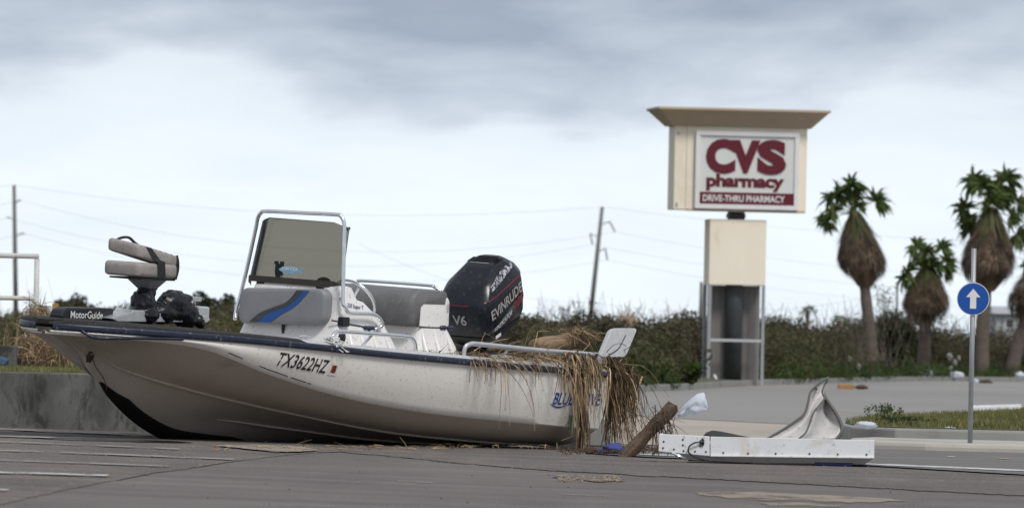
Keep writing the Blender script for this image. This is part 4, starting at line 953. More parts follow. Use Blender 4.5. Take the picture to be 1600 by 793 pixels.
# ================================================================== DEBRIS ON THE ROAD
# leaning timber
base = on_ground(978, 712, .012); topp = at(1052, 634, base.y + .25)
dirv = (topp - base); L_ = dirv.length; dirv.normalize()
q = dirv.to_track_quat('Z', 'Y').to_matrix() @ Matrix.Rotation(R(28), 3, 'Z')
mb = MB(); loops = []
for k in range(13):
    t = k/12; cs = []
    for x, y in rr_poly(-.040, .040, -.040, .040, .008, 2):
        nn_ = .008*mnoise.noise(Vector((x*30, y*30, t*5))); cs.append(tuple(base - dirv*.05 + dirv*(L_+.05)*t + q @ Vector((x+nn_, y+nn_, (.02*mnoise.noise(Vector((x*60, y*60, 3))) if k in (0, 12) else 0)))))
    loops.append(cs)
mb.loft(loops); tp = tag(obj('broken_timber', mb, M['wood_post'], None, auto=50), 'brown broken timber post leaning up from the road between stern and white box', 'timber')
def wst(p, d, sp=.03, sd=.4):
    return lambda: ((p[0]+rng.gauss(0, sp), p[1]+rng.gauss(0, sp), p[2]+rng.gauss(0, sp)), (d[0]+rng.gauss(0, sd), d[1]+rng.gauss(0, sd), d[2]+rng.gauss(0, sd)))
pm = base + dirv*L_*.72
tg = tag(stalks('reed_tangle', 60, wst(pm - Vector((0, .07, 0)), (.2, -.1, -.5), .05), M['reed_dark'], None, length=(.12, .34), grav=.25, kind='stuff'), 'dark wet reeds tangled on the upper end of the leaning timber', 'reeds')
# litter of reed ends on the road under the stern
gs = on_ground(960, 708, .012)
def s_road():
    u = rng.uniform(880, 1060); p = on_ground(u, rng.uniform(704, 712), .012); return (p.x, p.y, p.z+.008), (rng.gauss(0, 1), rng.gauss(0, 1), rng.gauss(.1, .1))
tag(stalks('scattered_reeds', 120, s_road, M['reed_dark'], None, length=(.06, .28), grav=.03, floor=.0, kind='stuff'), 'loose wet reed ends scattered on the road behind the stern', 'reeds')
def s_under():
    u = rng.uniform(330, 900); p = on_ground(u, rng.uniform(696, 703), .012); return (p.x, p.y, p.z+.006), (rng.gauss(0, 1), rng.gauss(0, 1), rng.gauss(.05, .1))
tag(stalks('scattered_straw', 170, s_under, M['reed'], None, length=(.03, .14), grav=.03, floor=.0, rad=(.002, .004), kind='stuff'), 'short straw scattered on the asphalt along the keel of the boat', 'straw')
# clear plastic bag on the timber
bp = [at(u, v, topp.y-.06) for u, v in ((1060, 646), (1066, 641), (1074, 635), (1084, 631), (1094, 631), (1101, 634), (1105, 639))]; br_ = [.022, .045, .066, .074, .066, .044, .012]
bps = crom(bp, 4); brs = np.interp(np.linspace(0, 6, len(bps)), range(7), br_); mb = MB(); loops = []
for i, (p, r) in enumerate(zip(bps, brs)):
    L = []
    for k in range(36):
        an = 2*math.pi*k/36; rr2 = r*(.9 + .55*mnoise.noise(Vector((math.cos(an)*1.8, math.sin(an)*1.8, i*.16))) + .45*abs(mnoise.noise(Vector((math.cos(an)*6, math.sin(an)*6, i*.16)))))
        L.append((p.x + .35*rr2*math.cos(an), p.y + .8*rr2*math.sin(an), p.z + rr2*math.cos(an)*.95))
    loops.append(L)
mb.loft(loops)
tag(obj('plastic_bag', mb, M['bag'], None, smooth=True), 'crumpled white plastic bag caught on the top of the leaning timber', 'plastic bag')
# grey slab behind transom
k0, k1, k2, k3 = at(890, 700, 63.4), at(952, 700, 63.4), at(952, 654, 63.4), at(905, 652, 63.4)
mb = MB(); mb.loft([[(q.x, y, max(q.z, -.02)) for q in (k0, k1, k2, k3)] for y in (63.35, 63.7)])
tag(obj('concrete_chunk', mb, M['conc_grey'], None, bevel=.015), 'upright pale grey concrete chunk on the road behind the boat transom', 'concrete block')
mb = MB(); g1 = on_ground(960, 709, .012); mb.ball((g1.x, g1.y, g1.z+.035), (.08, .07, .05), 26, 18, crumple(31, .3, 4)); mb.ball((g1.x-.09, g1.y+.02, g1.z+.02), (.05, .05, .03), 16, 10, crumple(32, .3, 4))
tag(obj('blue_rag', mb, M['blue_cloth'], None, smooth=True), 'small crumpled blue rag on the road beside the foot of the leaning timber', 'rag')
mb = MB(); g1 = on_ground(938, 708, .012); mb.ball((g1.x, g1.y, g1.z+.015), (.13, .12, .035), 24, 14, crumple(33, .4, 4))
tag(obj('mud_clod', mb, M['reed_dark'], None, smooth=True), 'flat dark clod of mud and roots on the road below the hanging reeds', 'mud')

# wrecked white metal box with a torn curled cover
bx = thing('metal_box', 'long white metal box lying on the road with a torn curled cover', 'metal box')
c0 = at(1030, 690, 56.6); c1 = at(1366, 702, 56.55)
Xb = Vector((c1.x-c0.x, c1.y-c0.y, 0)); LB = Xb.length; Xb.normalize(); Yb = Vector((-Xb.y, Xb.x, 0))
zb0 = gz(1.8)+.008
slope = Vector((0, 0, 0))
bx.matrix_world = Matrix(((Xb.x, Yb.x, 0, c0.x), (Xb.y, Yb.y, 0, c0.y), (0, 0, 1, zb0), (0, 0, 0, 1)))
WI = bx.matrix_world.inverted()
def bpx(u, v, y=0.0):
    """box-local x,z of a photo point on the plane y behind the front face"""
    d = WI.to_3x3() @ ray(u, v); o = WI @ Vector((0, 0, H)); t = (y-o.y)/d.y; p = o + d*t; return p.x, p.z
ftop = [bpx(1030, 677), bpx(1110, 681.5), bpx(1366, 687)]; fbot = [bpx(1029, 704.5), bpx(1110, 712.5), bpx(1366, 715.5)]
DB = .46
def quadbox(mb, a, b, c, d, y0, y1):
    mb.loft([[(p[0], y0, p[1]) for p in (a, b, c, d)], [(p[0], y1, p[1]) for p in (a, b, c, d)]])
mb = MB(); quadbox(mb, ftop[1], ftop[2], fbot[2], fbot[1], 0, .02)
sp_ = obj('side_panel', mb, M['white_metal'], bx, bevel=.003)
mb = MB(); quadbox(mb, ftop[0], (ftop[1][0]-.006, ftop[1][1]+.002), (fbot[1][0]-.006, fbot[1][1]+.004), fbot[0], -.006, .014)
ep = obj('end_panel', mb, M['white_metal'], bx, bevel=.003)
# lip, back wall and ends of the tray
mb = MB()
for y0, y1 in ((DB-.02, DB),): quadbox(mb, (ftop[0][0], ftop[0][1]-.015), (ftop[2][0], ftop[2][1]-.015), (fbot[2][0], fbot[2][1]), (fbot[0][0], fbot[0][1]), y0, y1)
quadbox(mb, (ftop[2][0]-.02, ftop[2][1]-.002), (ftop[2][0]-.002, ftop[2][1]-.002), (fbot[2][0]-.002, fbot[2][1]), (fbot[2][0]-.02, fbot[2][1]), .021, DB-.021)
quadbox(mb, (ftop[0][0]+.002, ftop[0][1]-.002), (ftop[0][0]+.02, ftop[0][1]-.002), (fbot[0][0]+.02, fbot[0][1]), (fbot[0][0]+.002, fbot[0][1]), .021, DB-.021)
obj('box_wall', mb, M['white_metal'], bx)
mb = MB(); quadbox(mb, (fbot[2][0], fbot[2][1]+.012), (fbot[2][0], fbot[2][1]), fbot[1], (fbot[1][0], fbot[1][1]+.012), -.016, -.001); obj('bottom_lip', mb, M['white_metal'], bx, bevel=.003)
b0, b1_, b2 = bpx(1050, 707), bpx(1110, 713), bpx(1364, 716); d0, d1, d2 = bpx(1075, 718), bpx(1180, 722.5), bpx(1352, 724.5)
mb = MB(); mb.loft([[(p[0], .02, p[1]) for p in (b0, b1_, b2)] , [(p[0], .05, p[1]) for p in (d0, d1, d2)], [(p[0], DB-.03, p[1]) for p in (d0, d1, d2)], [(p[0], DB-.02, p[1]) for p in (b0, b1_, b2)]], False, False)
o = obj('tray', mb, M['grey_inside'], bx); md = o.modifiers.new('thick', 'SOLIDIFY'); md.thickness = .006
mb = MB(); e0, e1_ = bpx(1075, 716), bpx(1330, 726); mb.loft([[(e0[0]+.0, y, max(.001, e0[1]-.018)), (e1_[0], y, .001), (e1_[0], y, .028), (e0[0], y, e0[1]+.01)] for y in (.07, DB-.06)]); obj('base_board', mb, M['black_plastic'], bx)
mb = MB(); mb.box((e1_[0]-.13, .12, .012), (.28, .16, .024)); obj('blue_board', mb, M['blue_paint'], bx, bevel=.003)
for u, v, p_ in ((1130, 706.5, sp_), (1169, 707.5, sp_), (1212, 708, sp_), (1265, 708, sp_), (1309, 709, sp_), (1354, 709.5, sp_), (1103, 705, ep), (1086, 704.5, ep), (1068, 703.5, ep), (1067, 694.5, ep), (1067, 686, ep), (1094, 696, ep), (1053, 701, ep), (1037, 689, ep), (1036, 699, ep)):
    x, z = bpx(u, v); mb = MB(); mb.tube([(x, -.004 if p_ is sp_ else -.010, z), (x, .004, z)], .0075, 8); obj('bolt', mb, M['rust'], p_)
x, z = bpx(1098, 690); mb = MB(); mb.tube(crom([(x, -.01, z), (x-.03, -.03, z), (x-.06, -.035, z-.006), (x-.095, -.035, z-.03), (x-.105, -.03, z-.06), (x-.095, -.02, z-.085), (x-.03, -.02, z-.12), (x+.05, -.02, z-.14)], 5), .006, 6)
mb.tube([(x-.02, -.012, z), (x+.012, -.012, z)], .018, 8); mb.box((x, -.01, z), (.012, .02, .055)); obj('cable', mb, M['black_plastic'], bx, smooth=False)
# curled cover: two sheets meeting at a fold
def cv(pts, y0, y1):
    out = []; n = len(pts)
    for i, (u, v) in enumerate(pts):
        t = i/(n-1); y = y0+(y1-y0)*t; x, z = bpx(u, v, y); out.append((x, y, z))
    return crom(out, 6)
Lc = cv([(1196, 686), (1222, 671), (1243, 657), (1257, 645), (1263, 627), (1266, 613), (1272, 605), (1281, 597), (1289, 592), (1294.5, 589)], .03, .30)
Fc = cv([(1246, 686), (1258, 676), (1264, 664), (1269, 650), (1273, 641), (1280, 633), (1286, 625), (1288, 621), (1285, 610), (1290, 596)], -.0 + .03, .30)
Rc = cv([(1307, 685.5), (1314, 676), (1315.5, 668), (1313, 658), (1308, 648), (1301, 637), (1294, 627), (1289, 619), (1284, 607), (1292, 592.5)], .20, .31)
def ruled(A, B, nb, bulge):
    rows = []
    for j in range(nb+1):
        t = j/nb; rows.append([tuple(a.lerp(b, t) + Vector((0, bulge*math.sin(math.pi*t)*math.sin(math.pi*min(1, (i+3)/(len(A)+2))), 0))) for i, (a, b) in enumerate(zip(A, B))])
    return rows
cover = None
for A, B, bu in ((Lc, Fc, .05), (Fc, Rc, .14)):
    mb = MB(); mb.loft(ruled(A, B, 8, bu), False, False)
    o = obj('curled_cover', mb, M['grey_inside'], bx, smooth=True); md = o.modifiers.new('thick', 'SOLIDIFY'); md.thickness = .005
    cover = o
for A, r in ((Lc, .009), (Fc, .007), (Rc, .013)):
    mb = MB(); mb.tube(A, r, 6); obj('cover_edging', mb, M['grey_edge'], cover, smooth=True)
x, z = bpx(1276, 607, .2); mb = MB(); mb.tube([(x, .16, z), (x, .30, z)], .007, 8); obj('rivet', mb, M['rust'], cover)
mb = MB(); fl = [(1097, 682.5), (1103, 675), (1113, 671.5), (1128, 673.5), (1150, 678), (1175, 683), (1200, 685.5)]
r0 = [bpx(u, v, .16) for u, v in fl]; mb.loft([[(x, .04, bpx(u, 687, .04)[1]) for (x, z), (u, v) in zip(r0, fl)], [(x, .16, z) for x, z in r0], [(x, .30, z-.01) for x, z in r0], [(x, .42, bpx(u, 687, .42)[1]) for (x, z), (u, v) in zip(r0, fl)]], False, False)
o = obj('dark_flap', mb, mat('dark liner sheet', (.022, .020, .018), (.035, .032, .03), 9, .6), bx, smooth=True, label='dark curled flap rising from the open top'); md = o.modifiers.new('thick', 'SOLIDIFY'); md.thickness = .006
mb = MB(); mb.tube(crom([(bpx(1050, 706)[0], .0, bpx(1050, 707)[1]), (bpx(1062, 711)[0], -.02, bpx(1062, 712)[1]), (bpx(1072, 716)[0], .02, bpx(1072, 716.5)[1])], 5), .010, 5); obj('bent_strip', mb, M['alu'], bx)

# pebbles and grit
def s_peb(n, u0, u1, v0, v1, r0_, r1_, name, lift, label, m):
    mb = MB()
    for k in range(n):
        p = on_ground(rng.uniform(u0, u1), rng.uniform(v0, v1), lift); r = rng.uniform(r0_, r1_)
        mb.ball((p.x, p.y, p.z+r*.3), (r, r*rng.uniform(.7, 1.3), r*.6), 6, 4)
    tag(obj(name, mb, m, None, kind='stuff'), label, 'gravel')
s_peb(200, 872, 970, 742.5, 752, .004, .012, 'gravel', .006, 'loose gravel filling the shallow pothole in the foreground', M['grit'])
s_peb(700, -10, 1600, 690, 735, .0015, .006, 'grit', .012, 'fine grit scattered over the brown asphalt', M['grit'])
s_peb(26, 100, 1550, 722, 790, .003, .007, 'dirt_crumbs', .0, 'dark crumbs of dirt on the smooth grey asphalt', M['rust'])
# storm drain grate lid lying near the patch
# ================================================================== LEFT SIDE
RY = 85.0
rl = thing('pipe_railing', 'white painted pipe handrail with two rails standing on the grass verge', 'railing')
p1, p2 = at(58, 400, RY), at(53, 560, RY); pl1 = at(-170, 396, RY)
mb = MB(); mb.tube([Vector((p1.x, RY, .43)), Vector((p1.x, RY, p1.z-.03))], .03, 10); obj('post', mb, M['white_pipe'], rl, smooth=True)
mb = MB(); mb.tube([Vector((p1.x-1.65, RY, .43)), Vector((p1.x-1.65, RY, p1.z-.03))], .03, 10); obj('post', mb, M['white_pipe'], rl, smooth=True)
mb = MB(); zt_ = at(30, 399.5, RY).z; mb.tube([(p1.x-1.7, RY, zt_), (p1.x+.02, RY, zt_)], .030, 10); obj('rail', mb, M['white_pipe'], rl, smooth=True)
mb = MB(); zt_ = at(30, 465.5, RY).z; mb.tube([(p1.x-1.7, RY, zt_), (p1.x, RY, zt_)], .027, 10); obj('rail', mb, M['white_pipe'], rl, smooth=True)
def s_heap(u0, u1, v0, v1, Y0, Y1, d, sd):
    def f():
        t = rng.random(); p = at(u0+(u1-u0)*t, rng.uniform(v0, v1), rng.uniform(Y0, Y1)); return tuple(p), (d[0]+rng.gauss(0, sd), d[1]+rng.gauss(0, sd), d[2]+rng.gauss(0, sd))
    return f
hp_ = thing('reed_pile', 'dry tan reeds caught on the railing post and piled on the grass behind the bow', 'reeds')
core = MB(); cc = at(66, 550, 84.3); core.ball((cc.x, cc.y, .52), (.30, .3, .26), 24, 16, crumple(51, .3, 3)); obj('reed_core', core, M['reed_dark'], hp_, smooth=True)
kw = dict(kind='stuff', rad=(.003, .007))
stalks('reed_stalks', 420, s_heap(30, 105, 522, 545, 83.6, 84.6, (.15, -.2, .15), .35), M['reed'], hp_, length=(.12, .42), grav=.40, floor=.44, **kw)
stalks('reed_stalks', 160, s_heap(28, 100, 540, 568, 83.4, 84.6, (0, 0, .5), .6), M['reed'], hp_, length=(.10, .32), grav=.15, floor=.44, **kw)
stalks('reed_stalks', 150, s_heap(46, 66, 476, 496, 84.7, 85.2, (.3, -.1, .3), .5), M['reed'], hp_, length=(.08, .26), grav=.30, **kw)
stalks('reed_stalks', 40, s_heap(44, 60, 490, 525, 84.7, 85.1, (.1, -.1, -.6), .3), M['reed_dark'], hp_, length=(.12, .30), grav=.30, floor=.44, **kw)
mb = MB(); bl = at(4, 553, 80); mb.box((bl.x-.12, 80, .56), (.52, .5, .24)); tag(obj('concrete_block', mb, M['conc'], None, bevel=.012), 'grey concrete block on the grass verge left of the reed pile', 'concrete block')
mb = MB(); bl = at(3, 558, 79.5); mb.ball((bl.x, 79.5, .50), (.075, .06, .07), 20, 14, crumple(61, .3, 3)); tag(obj('blue_scrap', mb, mat('faded blue scrap', (.04, .08, .15), None, 6, .6), None, smooth=True), 'dark blue scrap lying in front of the concrete block on the verge', 'scrap')
mb = MB(); sp0, sp1 = at(86, 515, 95), at(86.5, 474, 95); mb.box(((sp0.x+sp1.x)/2, 95, (sp1.z+.4)/2), (.075, .075, sp1.z-.4)); tag(obj('wooden_stake', mb, M['orange_wood'], None, bevel=.006), 'short tan wooden stake behind the black tip of the bow', 'stake')
def s_w():
    p = at(rng.uniform(-5, 22), 545, rng.uniform(82, 84)); return (p.x, p.y, .46), (rng.gauss(0, .3), rng.gauss(0, .3), 1)
tag(stalks('tall_weeds', 26, s_w, M['reed'], None, length=(.3, .85), grav=.04, rad=(.002, .004), kind='stuff'), 'thin dry weed stems standing behind the concrete block', 'weeds')

# ================================================================== PHARMACY SIGN
SY = 172.4; sb = on_ground(1146, 603); S = 12000/SY
sign = thing('pharmacy_sign', 'tall cream pylon sign with red pharmacy lettering and a flared cornice', 'sign', (at(1145, 603, SY).x, SY, gz(5)), R(7))
def fr_box(name, x0, x1, y0, y1, z0, z1, m, parent=None, bevel=.0, **k):
    mb = MB(); mb.box(((x0+x1)/2, (y0+y1)/2, (z0+z1)/2), (x1-x0, y1-y0, z1-z0)); return obj(name, mb, m, parent if parent is not None else sign, bevel=bevel, **k)
fr_box('panel_joint', -1.235, -1.222, -.4835, -.4805, 3.96, 5.79, M['stucco_trim'])
fr_box('corner_fixing', -1.44, -1.40, -.495, -.481, 5.60, 5.66, M['steel']); fr_box('corner_fixing', -1.45, -1.41, -.495, -.481, 3.99, 4.08, M['steel'])
body = fr_box('sign_body', -1.50, 1.50, -.48, .48, 3.93, 5.81, M['stucco'], bevel=.012)
mb = MB()
def rc(hx, hy, z): return [(-hx, -hy, z), (hx, -hy, z), (hx, hy, z), (-hx, hy, z)]
mb.loft([rc(1.58, .56, 5.80), rc(1.61, .60, 5.835), rc(1.91, .93, 6.14), rc(1.95, .97, 6.15), rc(1.95, .97, 6.205)])
obj('cornice', mb, M['stucco_trim'], sign, bevel=.006)
fr_box('sill_band', -1.5+.28, 1.5-.02, -.50, -.481, 3.90, 3.955, M['stucco_trim'])
px0, px1, pz0, pz1 = -1.03, 1.31, 3.965, 5.70
fw = .10
fo = fr_box('panel_frame', px0, px1, -.60, -.485, pz1-fw, pz1, M['sign_white'])
fr_box('frame_bar', px0, px1, -.60, -.485, pz0, pz0+fw, M['sign_white'], fo); fr_box('frame_bar', px0, px0+fw, -.597, -.485, pz0+fw+.001, pz1-fw-.001, M['sign_white'], fo); fr_box('frame_bar', px1-fw, px1, -.597, -.485, pz0+fw+.001, pz1-fw-.001, M['sign_white'], fo)
face = fr_box('sign_face', px0+fw, px1-fw, -.555, -.49, pz0+fw, pz1-fw, M['sign_face'])
def sgn_text(name, body_, x0, x1, z0, z1, m, off, ext=.02, y=-.56, spacing=1.0, sh=0.0):
    lettering(name, body_, lambda x, yy, z: ((x0+x1)/2 + x*(x1-x0), y - z*1.0, (z0+z1)/2 + yy*(z1-z0)), m, face, offset=off, extrude=ext, spacing=spacing)
zC0, zC1 = 4.745, 5.53
for ch, x0, x1 in (('C', -.80, -.13), ('V', -.235, .43), ('S', .36, 1.02)): sgn_text('letter', ch, x0, x1, zC0 + (.02 if ch == 'V' else 0), zC1 - (.02 if ch == 'V' else 0), M['sign_red'], .065, .012 + {'C': 0, 'V': .003, 'S': .006}[ch])
sgn_text('pharmacy_lettering', 'pharmacy', -.78, .985, 4.365, 4.745, M['sign_red'], .045, .008, spacing=.96)
bd = fr_box('red_band', px0+fw+.001, px1-fw-.001, -.572, -.556, pz0+fw, 4.335, M['sign_red'], face)
sgn_text('band_lettering', 'DRIVE-THRU PHARMACY', -.85, 1.0, 4.125, 4.275, M['sign_white'], .018, .004, -.576)
fr_box('neck', -.17, .17, -.17, .17, 3.70, 3.95, M['dark_steel'], bevel=.02); fr_box('neck_plate', -.2, .18, -.22, .22, 3.78, 3.86, M['dark_steel'])
fr_box('pillar_box', -.655, .63, -.40, .40, 2.27, 3.735, M['stucco'], bevel=.012)
for x0, x1 in ((-.655, -.585), (.56, .63)):
    for y0, y1 in ((-.40, -.34), (.34, .40)): fr_box('frame_post', x0, x1, y0, y1, 0, 2.268, M['steel'])
fr_box('crossbar', -.584, .559, -.395, -.345, 1.0, 1.06, M['alu'])
mb = MB(); mb.tube([(-.01, 0, -.05), (-.01, 0, 3.9)], .195, 20); obj('steel_column', mb, M['dark_steel'], sign, smooth=True)
for x0, x1 in ((-.60, -.14), (.12, .575)):
    mb = MB(); n = 7; mb.loft([[(x0+(x1-x0)*k/n, .14+.012*((k % 2)*2-1)*(.4), z) for k in range(n+1)] for z in (.02, .55, .98, 1.2, 2.26)], False, False); o = obj('back_panel', mb, M['panel_grey'], sign); md = o.modifiers.new('thick', 'SOLIDIFY'); md.thickness = .01
mb = MB(); mb.loft([[(-.36, -.2, .0), (-.30, -.2, .0), (-.42, -.15, .26), (-.47, -.15, .26)], [(-.36, -.17, .0), (-.30, -.17, .0), (-.42, -.12, .26), (-.47, -.12, .26)]]); obj('fallen_trim', mb, M['alu'], sign)

# ================================================================== ARROW SIGN
ab = on_ground(1516, 676, .17); AY = ab.y
asn = thing('arrow_sign', 'round blue road sign with a white upward arrow on a thin steel post', 'road sign', (ab.x, AY, ab.z))
at_top = at(1523, 388, AY)
mb = MB(); mb.tube([(0, 0, -.1), (0, 0, at_top.z-ab.z)], .0225, 10); pst = obj('post', mb, M['steel'], asn, smooth=True)
mb = MB(); mb.box((0, .0, at_top.z-ab.z-.30), (.055, .055, .02)); obj('clamp', mb, M['steel'], pst)
dc = at(1521, 466.5, AY); rz_ = dc.z-ab.z; rd = 25.5*AY/F
def disc(name, r0_, y0, y1, m, parent, c=(0, 0)):
    mb = MB(); mb.tube([(c[0], y0, rz_+c[1]), (c[0], y1, rz_+c[1])], r0_, 48); return obj(name, mb, m, parent, auto=40)
dsk = disc('disc', rd, -.034, -.028, M['sign_white'], asn); disc('blue_face', rd*.955, -.037, -.0345, M['sign_blue'], dsk)
aw = [(0, .62), (.46, .20), (.46, .04), (.17, .26), (.17, -.62), (-.17, -.62), (-.17, .26), (-.46, .04), (-.46, .20)]
aw = [(0, .66), (.50, .14), (.40, .06), (.155, .30), (.155, -.66), (-.155, -.66), (-.155, .30), (-.40, .06), (-.50, .14)]
aw = [(0, .62), (.44, .10), (.19, .10), (.19, -.60), (-.19, -.60), (-.19, .10), (-.44, .10)]
mb = MB(); mb.prism(aw, lambda x, z: (x*rd, -.040, rz_+z*rd), lambda x, z: (x*rd, -.0375, rz_+z*rd)); obj('white_arrow', mb, M['sign_white'], dsk)

# ================================================================== PALMS
PY = 231.0
def palm(label, Y, base_uv, crown_uv, fans, sk, wtr=(.30, .20), seed=1, detail=True):
    r_ = random.Random(seed); b = at(*base_uv, Y); zg_ = gz(b.x)-.05; c = at(*crown_uv, Y)
    t = thing('fan_palm', label, 'palm tree', (b.x, Y, zg_), 0, 'fan palms behind the driveway' if detail else 'distant small palms')
    O = Vector((b.x, Y, zg_)); C = c - O; sc_ = Y/F
    pts = crom([(0, 0, 0), (C.x*.25 + r_.uniform(-.1, .1), 0, C.z*.33), (C.x*.62, 0, C.z*.66), tuple(C)], 8); n = len(pts)
    mb = MB(); wtr = (wtr[0]*.8, wtr[1]*.8); mb.tube(pts, [(wtr[0]+(wtr[1]-wtr[0])*min(1, (i/n)*1.3))*(1+.05*math.sin(i*2.3)) + (.06 if i == 0 else 0) for i in range(n)], 12); obj('trunk', mb, M['trunk'], t, smooth=True)
    top_v, bot_v, hw = sk; ztop, zbot, W = at(crown_uv[0], top_v, Y).z-zg_, at(crown_uv[0], bot_v, Y).z-zg_, hw*sc_*.86
    prof = lambda q: float(np.interp(q, [0, .10, .22, .36, .5, .64, .8, .92, 1.0], [.20, .34, .50, .70, .90, 1.0, .88, .66, .42]))*W
    def axis(z):
        zz = [p.z for p in pts]; return float(np.interp(z, zz, [p.x for p in pts]))
    mb = MB(); loops = []
    for k in range(13):
        q = k/12; z = ztop+(zbot-ztop)*q; loops.append([(axis(z)+prof(q)*.72*math.cos(a)*(1+.1*math.sin(3*a+seed)), prof(q)*.72*math.sin(a), z) for a in np.linspace(0, 2*math.pi, 15)[:-1]])
    mb.loft(loops)
    ns = 210 if detail else 14
    for _ in range(ns):
        a0 = r_.uniform(0, 2*math.pi); q0 = r_.uniform(0, .66)**.9; ln = r_.uniform(.16, .40); tw = r_.gauss(0, .12); flare = 1 + .38*r_.random()**2
        def sp(q, a, k, axis=axis):
            z = ztop+(zbot-ztop)*q; rd_ = prof(min(max(q, 0), 1.0))*k; return (axis(z)+rd_*math.cos(a), rd_*math.sin(a), z)
        vs = [sp(q0-.06, a0, .75)]; fs = []
        for jn in range(11):
            da = (jn-5)*.062 + r_.gauss(0, .02); e = 1-.035*(jn-5)**2*r_.uniform(.2, 1); q1 = q0+ln*e*r_.uniform(.75, 1.25); qm = q0+(q1-q0)*.5; hw3 = .022/max(.2, prof(min(1, qm))/W)*r_.uniform(.6, 1.3)
            km = 1.02+.10*r_.random(); b0_ = len(vs); vs += [sp(qm, a0+da+tw*.5-hw3, km), sp(qm, a0+da+tw*.5+hw3, km), sp(min(q1, 1.16), a0+da*1.35+tw, flare*r_.uniform(.88, 1.1))]
            fs += [(0, b0_, b0_+1), (b0_, b0_+2, b0_+1)]
        mb.add(vs, fs)
    obj('dead_frond_skirt', mb, M['skirt'], t)
    if detail:
        mb = MB()
        for _ in range(120):
            a = r_.uniform(0, 2*math.pi); q0 = r_.uniform(-.04, .16); q1 = q0 + r_.uniform(.12, .42); w = r_.uniform(.012, .045); rr3 = r_.uniform(1.0, 1.35); lf, rg = [], []
            for k in range(5):
                q = q0+(q1-q0)*k/4; z = ztop+(zbot-ztop)*q; rad = prof(max(0, q))*rr3*(1+.25*(k/4)**2*r_.random()); ww = w*(.5, 1, .9, .6, .05)[k]
                cx_, cy_ = axis(z)+rad*math.cos(a), rad*math.sin(a); lf.append((cx_-math.sin(a)*ww, cy_+math.cos(a)*ww, z)); rg.append((cx_+math.sin(a)*ww, cy_-math.cos(a)*ww, z))
            mb.loft([lf, rg], False, False)
        obj('drooping_fronds', mb, M['frond_old'], t)
    for fi, (u, v, rp) in enumerate(fans):
        tgt = at(u, v, Y) - O; dy = r_.uniform(-.55, .55); tgt = Vector((tgt.x, dy, tgt.z)); R_ = rp*sc_*1.1
        s0 = Vector((C.x + r_.uniform(-.05, .05), 0, C.z)); d = (tgt - s0); out = d.normalized(); st = tgt - out*R_*.35
        mb = MB(); mb.cur = 1; mid = (s0+st)/2 + Vector((0, 0, .10*d.length)); mb.tube(crom([s0, mid, st], 5), .017, 5); mb.cur = 0
        side = out.cross(Vector((0, 1, 0)));
        if side.length < .1: side = Vector((1, 0, 0))
        side.normalize(); nrm = out.cross(side).normalized()
        nb = 34 if detail else 9
        for k in range(nb):
            an = R(-125 + 250*k/(nb-1)) + r_.gauss(0, .08); dd = (out*math.cos(an) + side*math.sin(an) + nrm*r_.gauss(0, .35) + Vector((.28, 0, 0))).normalized(); L = R_*r_.uniform(.65, 1.35); w = R_*.085
            p = st.copy(); S_ = 3; lf, rg = [], []; wv = dd.cross(nrm + Vector((r_.gauss(0, .5), r_.gauss(0, .5), r_.gauss(0, .5)))).normalized()
            for j in range(S_+1):
                ww = w*(.3, 1.5, .8, .04)[j]; lf.append(tuple(p+wv*ww)); rg.append(tuple(p-wv*ww)); dd = (dd + Vector((.15, 0, -.20 - .22*j))).normalized(); p = p + dd*L/S_
            mb.loft([lf, rg], False, False)
        obj('frond', mb, [M['frond'], M['petiole']], t)
    return t
palm('leaning fan palm nearest the pylon sign, with a narrow trunk and shaggy brown skirt', PY, (1368, 593), (1336, 334),
     [(1329, 282, 27), (1307, 294, 21), (1292, 305, 25), (1296, 330, 20), (1286, 348, 20), (1376, 309, 26), (1341, 316, 18), (1318, 306, 16), (1332, 300, 17), (1280, 342, 14)], (332, 447, 41), (.27, .17), 3)
palm('shortest fan palm, standing in the scrub left of the blue arrow sign', PY+6, (1441, 592), (1449, 425),
     [(1430, 378, 25), (1446, 386, 18), (1476, 382, 22), (1410, 424, 24), (1405, 438, 18), (1450, 404, 21), (1486, 406, 20), (1484, 424, 19), (1467, 412, 18), (1438, 400, 18)], (415, 508, 40), (.28, .20), 5)
palm('tallest fan palm with the widest crown, directly behind the blue arrow sign', PY+2, (1534, 592), (1548, 336),
     [(1517, 274, 26), (1530, 282, 24), (1561, 284, 28), (1577, 270, 27), (1500, 323, 26), (1513, 362, 28), (1586, 338, 22), (1555, 297, 26), (1600, 314, 22), (1596, 372, 26), (1545, 310, 24), (1570, 305, 22), (1508, 345, 22)], (325, 455, 46), (.30, .20), 8)
palm('fan palm cut off by the right edge of the picture, trunk leaning outwards', PY+4, (1577, 592), (1640, 395),
     [(1606, 375, 24), (1630, 345, 26), (1660, 350, 26), (1600, 418, 22), (1680, 390, 24), (1650, 370, 24), (1622, 362, 20)], (392, 500, 44), (.29, .20), 9)
palm('tiny distant palm on the skyline between the pylon sign and the leaning palm', 420, (1262, 520), (1262, 485), [(1262, 477, 8), (1255, 481, 8), (1269, 480, 8), (1250, 488, 7), (1275, 487, 7), (1258, 486, 6), (1266, 486, 6)], (485, 497, 5), (.16, .12), 12, False)
palm('small distant palm half hidden by bushes just left of the leaning palm', 380, (1311, 530), (1311, 500), [(1311, 491, 9), (1303, 496, 9), (1319, 495, 9), (1300, 505, 8), (1322, 503, 8)], (500, 512, 6), (.16, .12), 13, False)

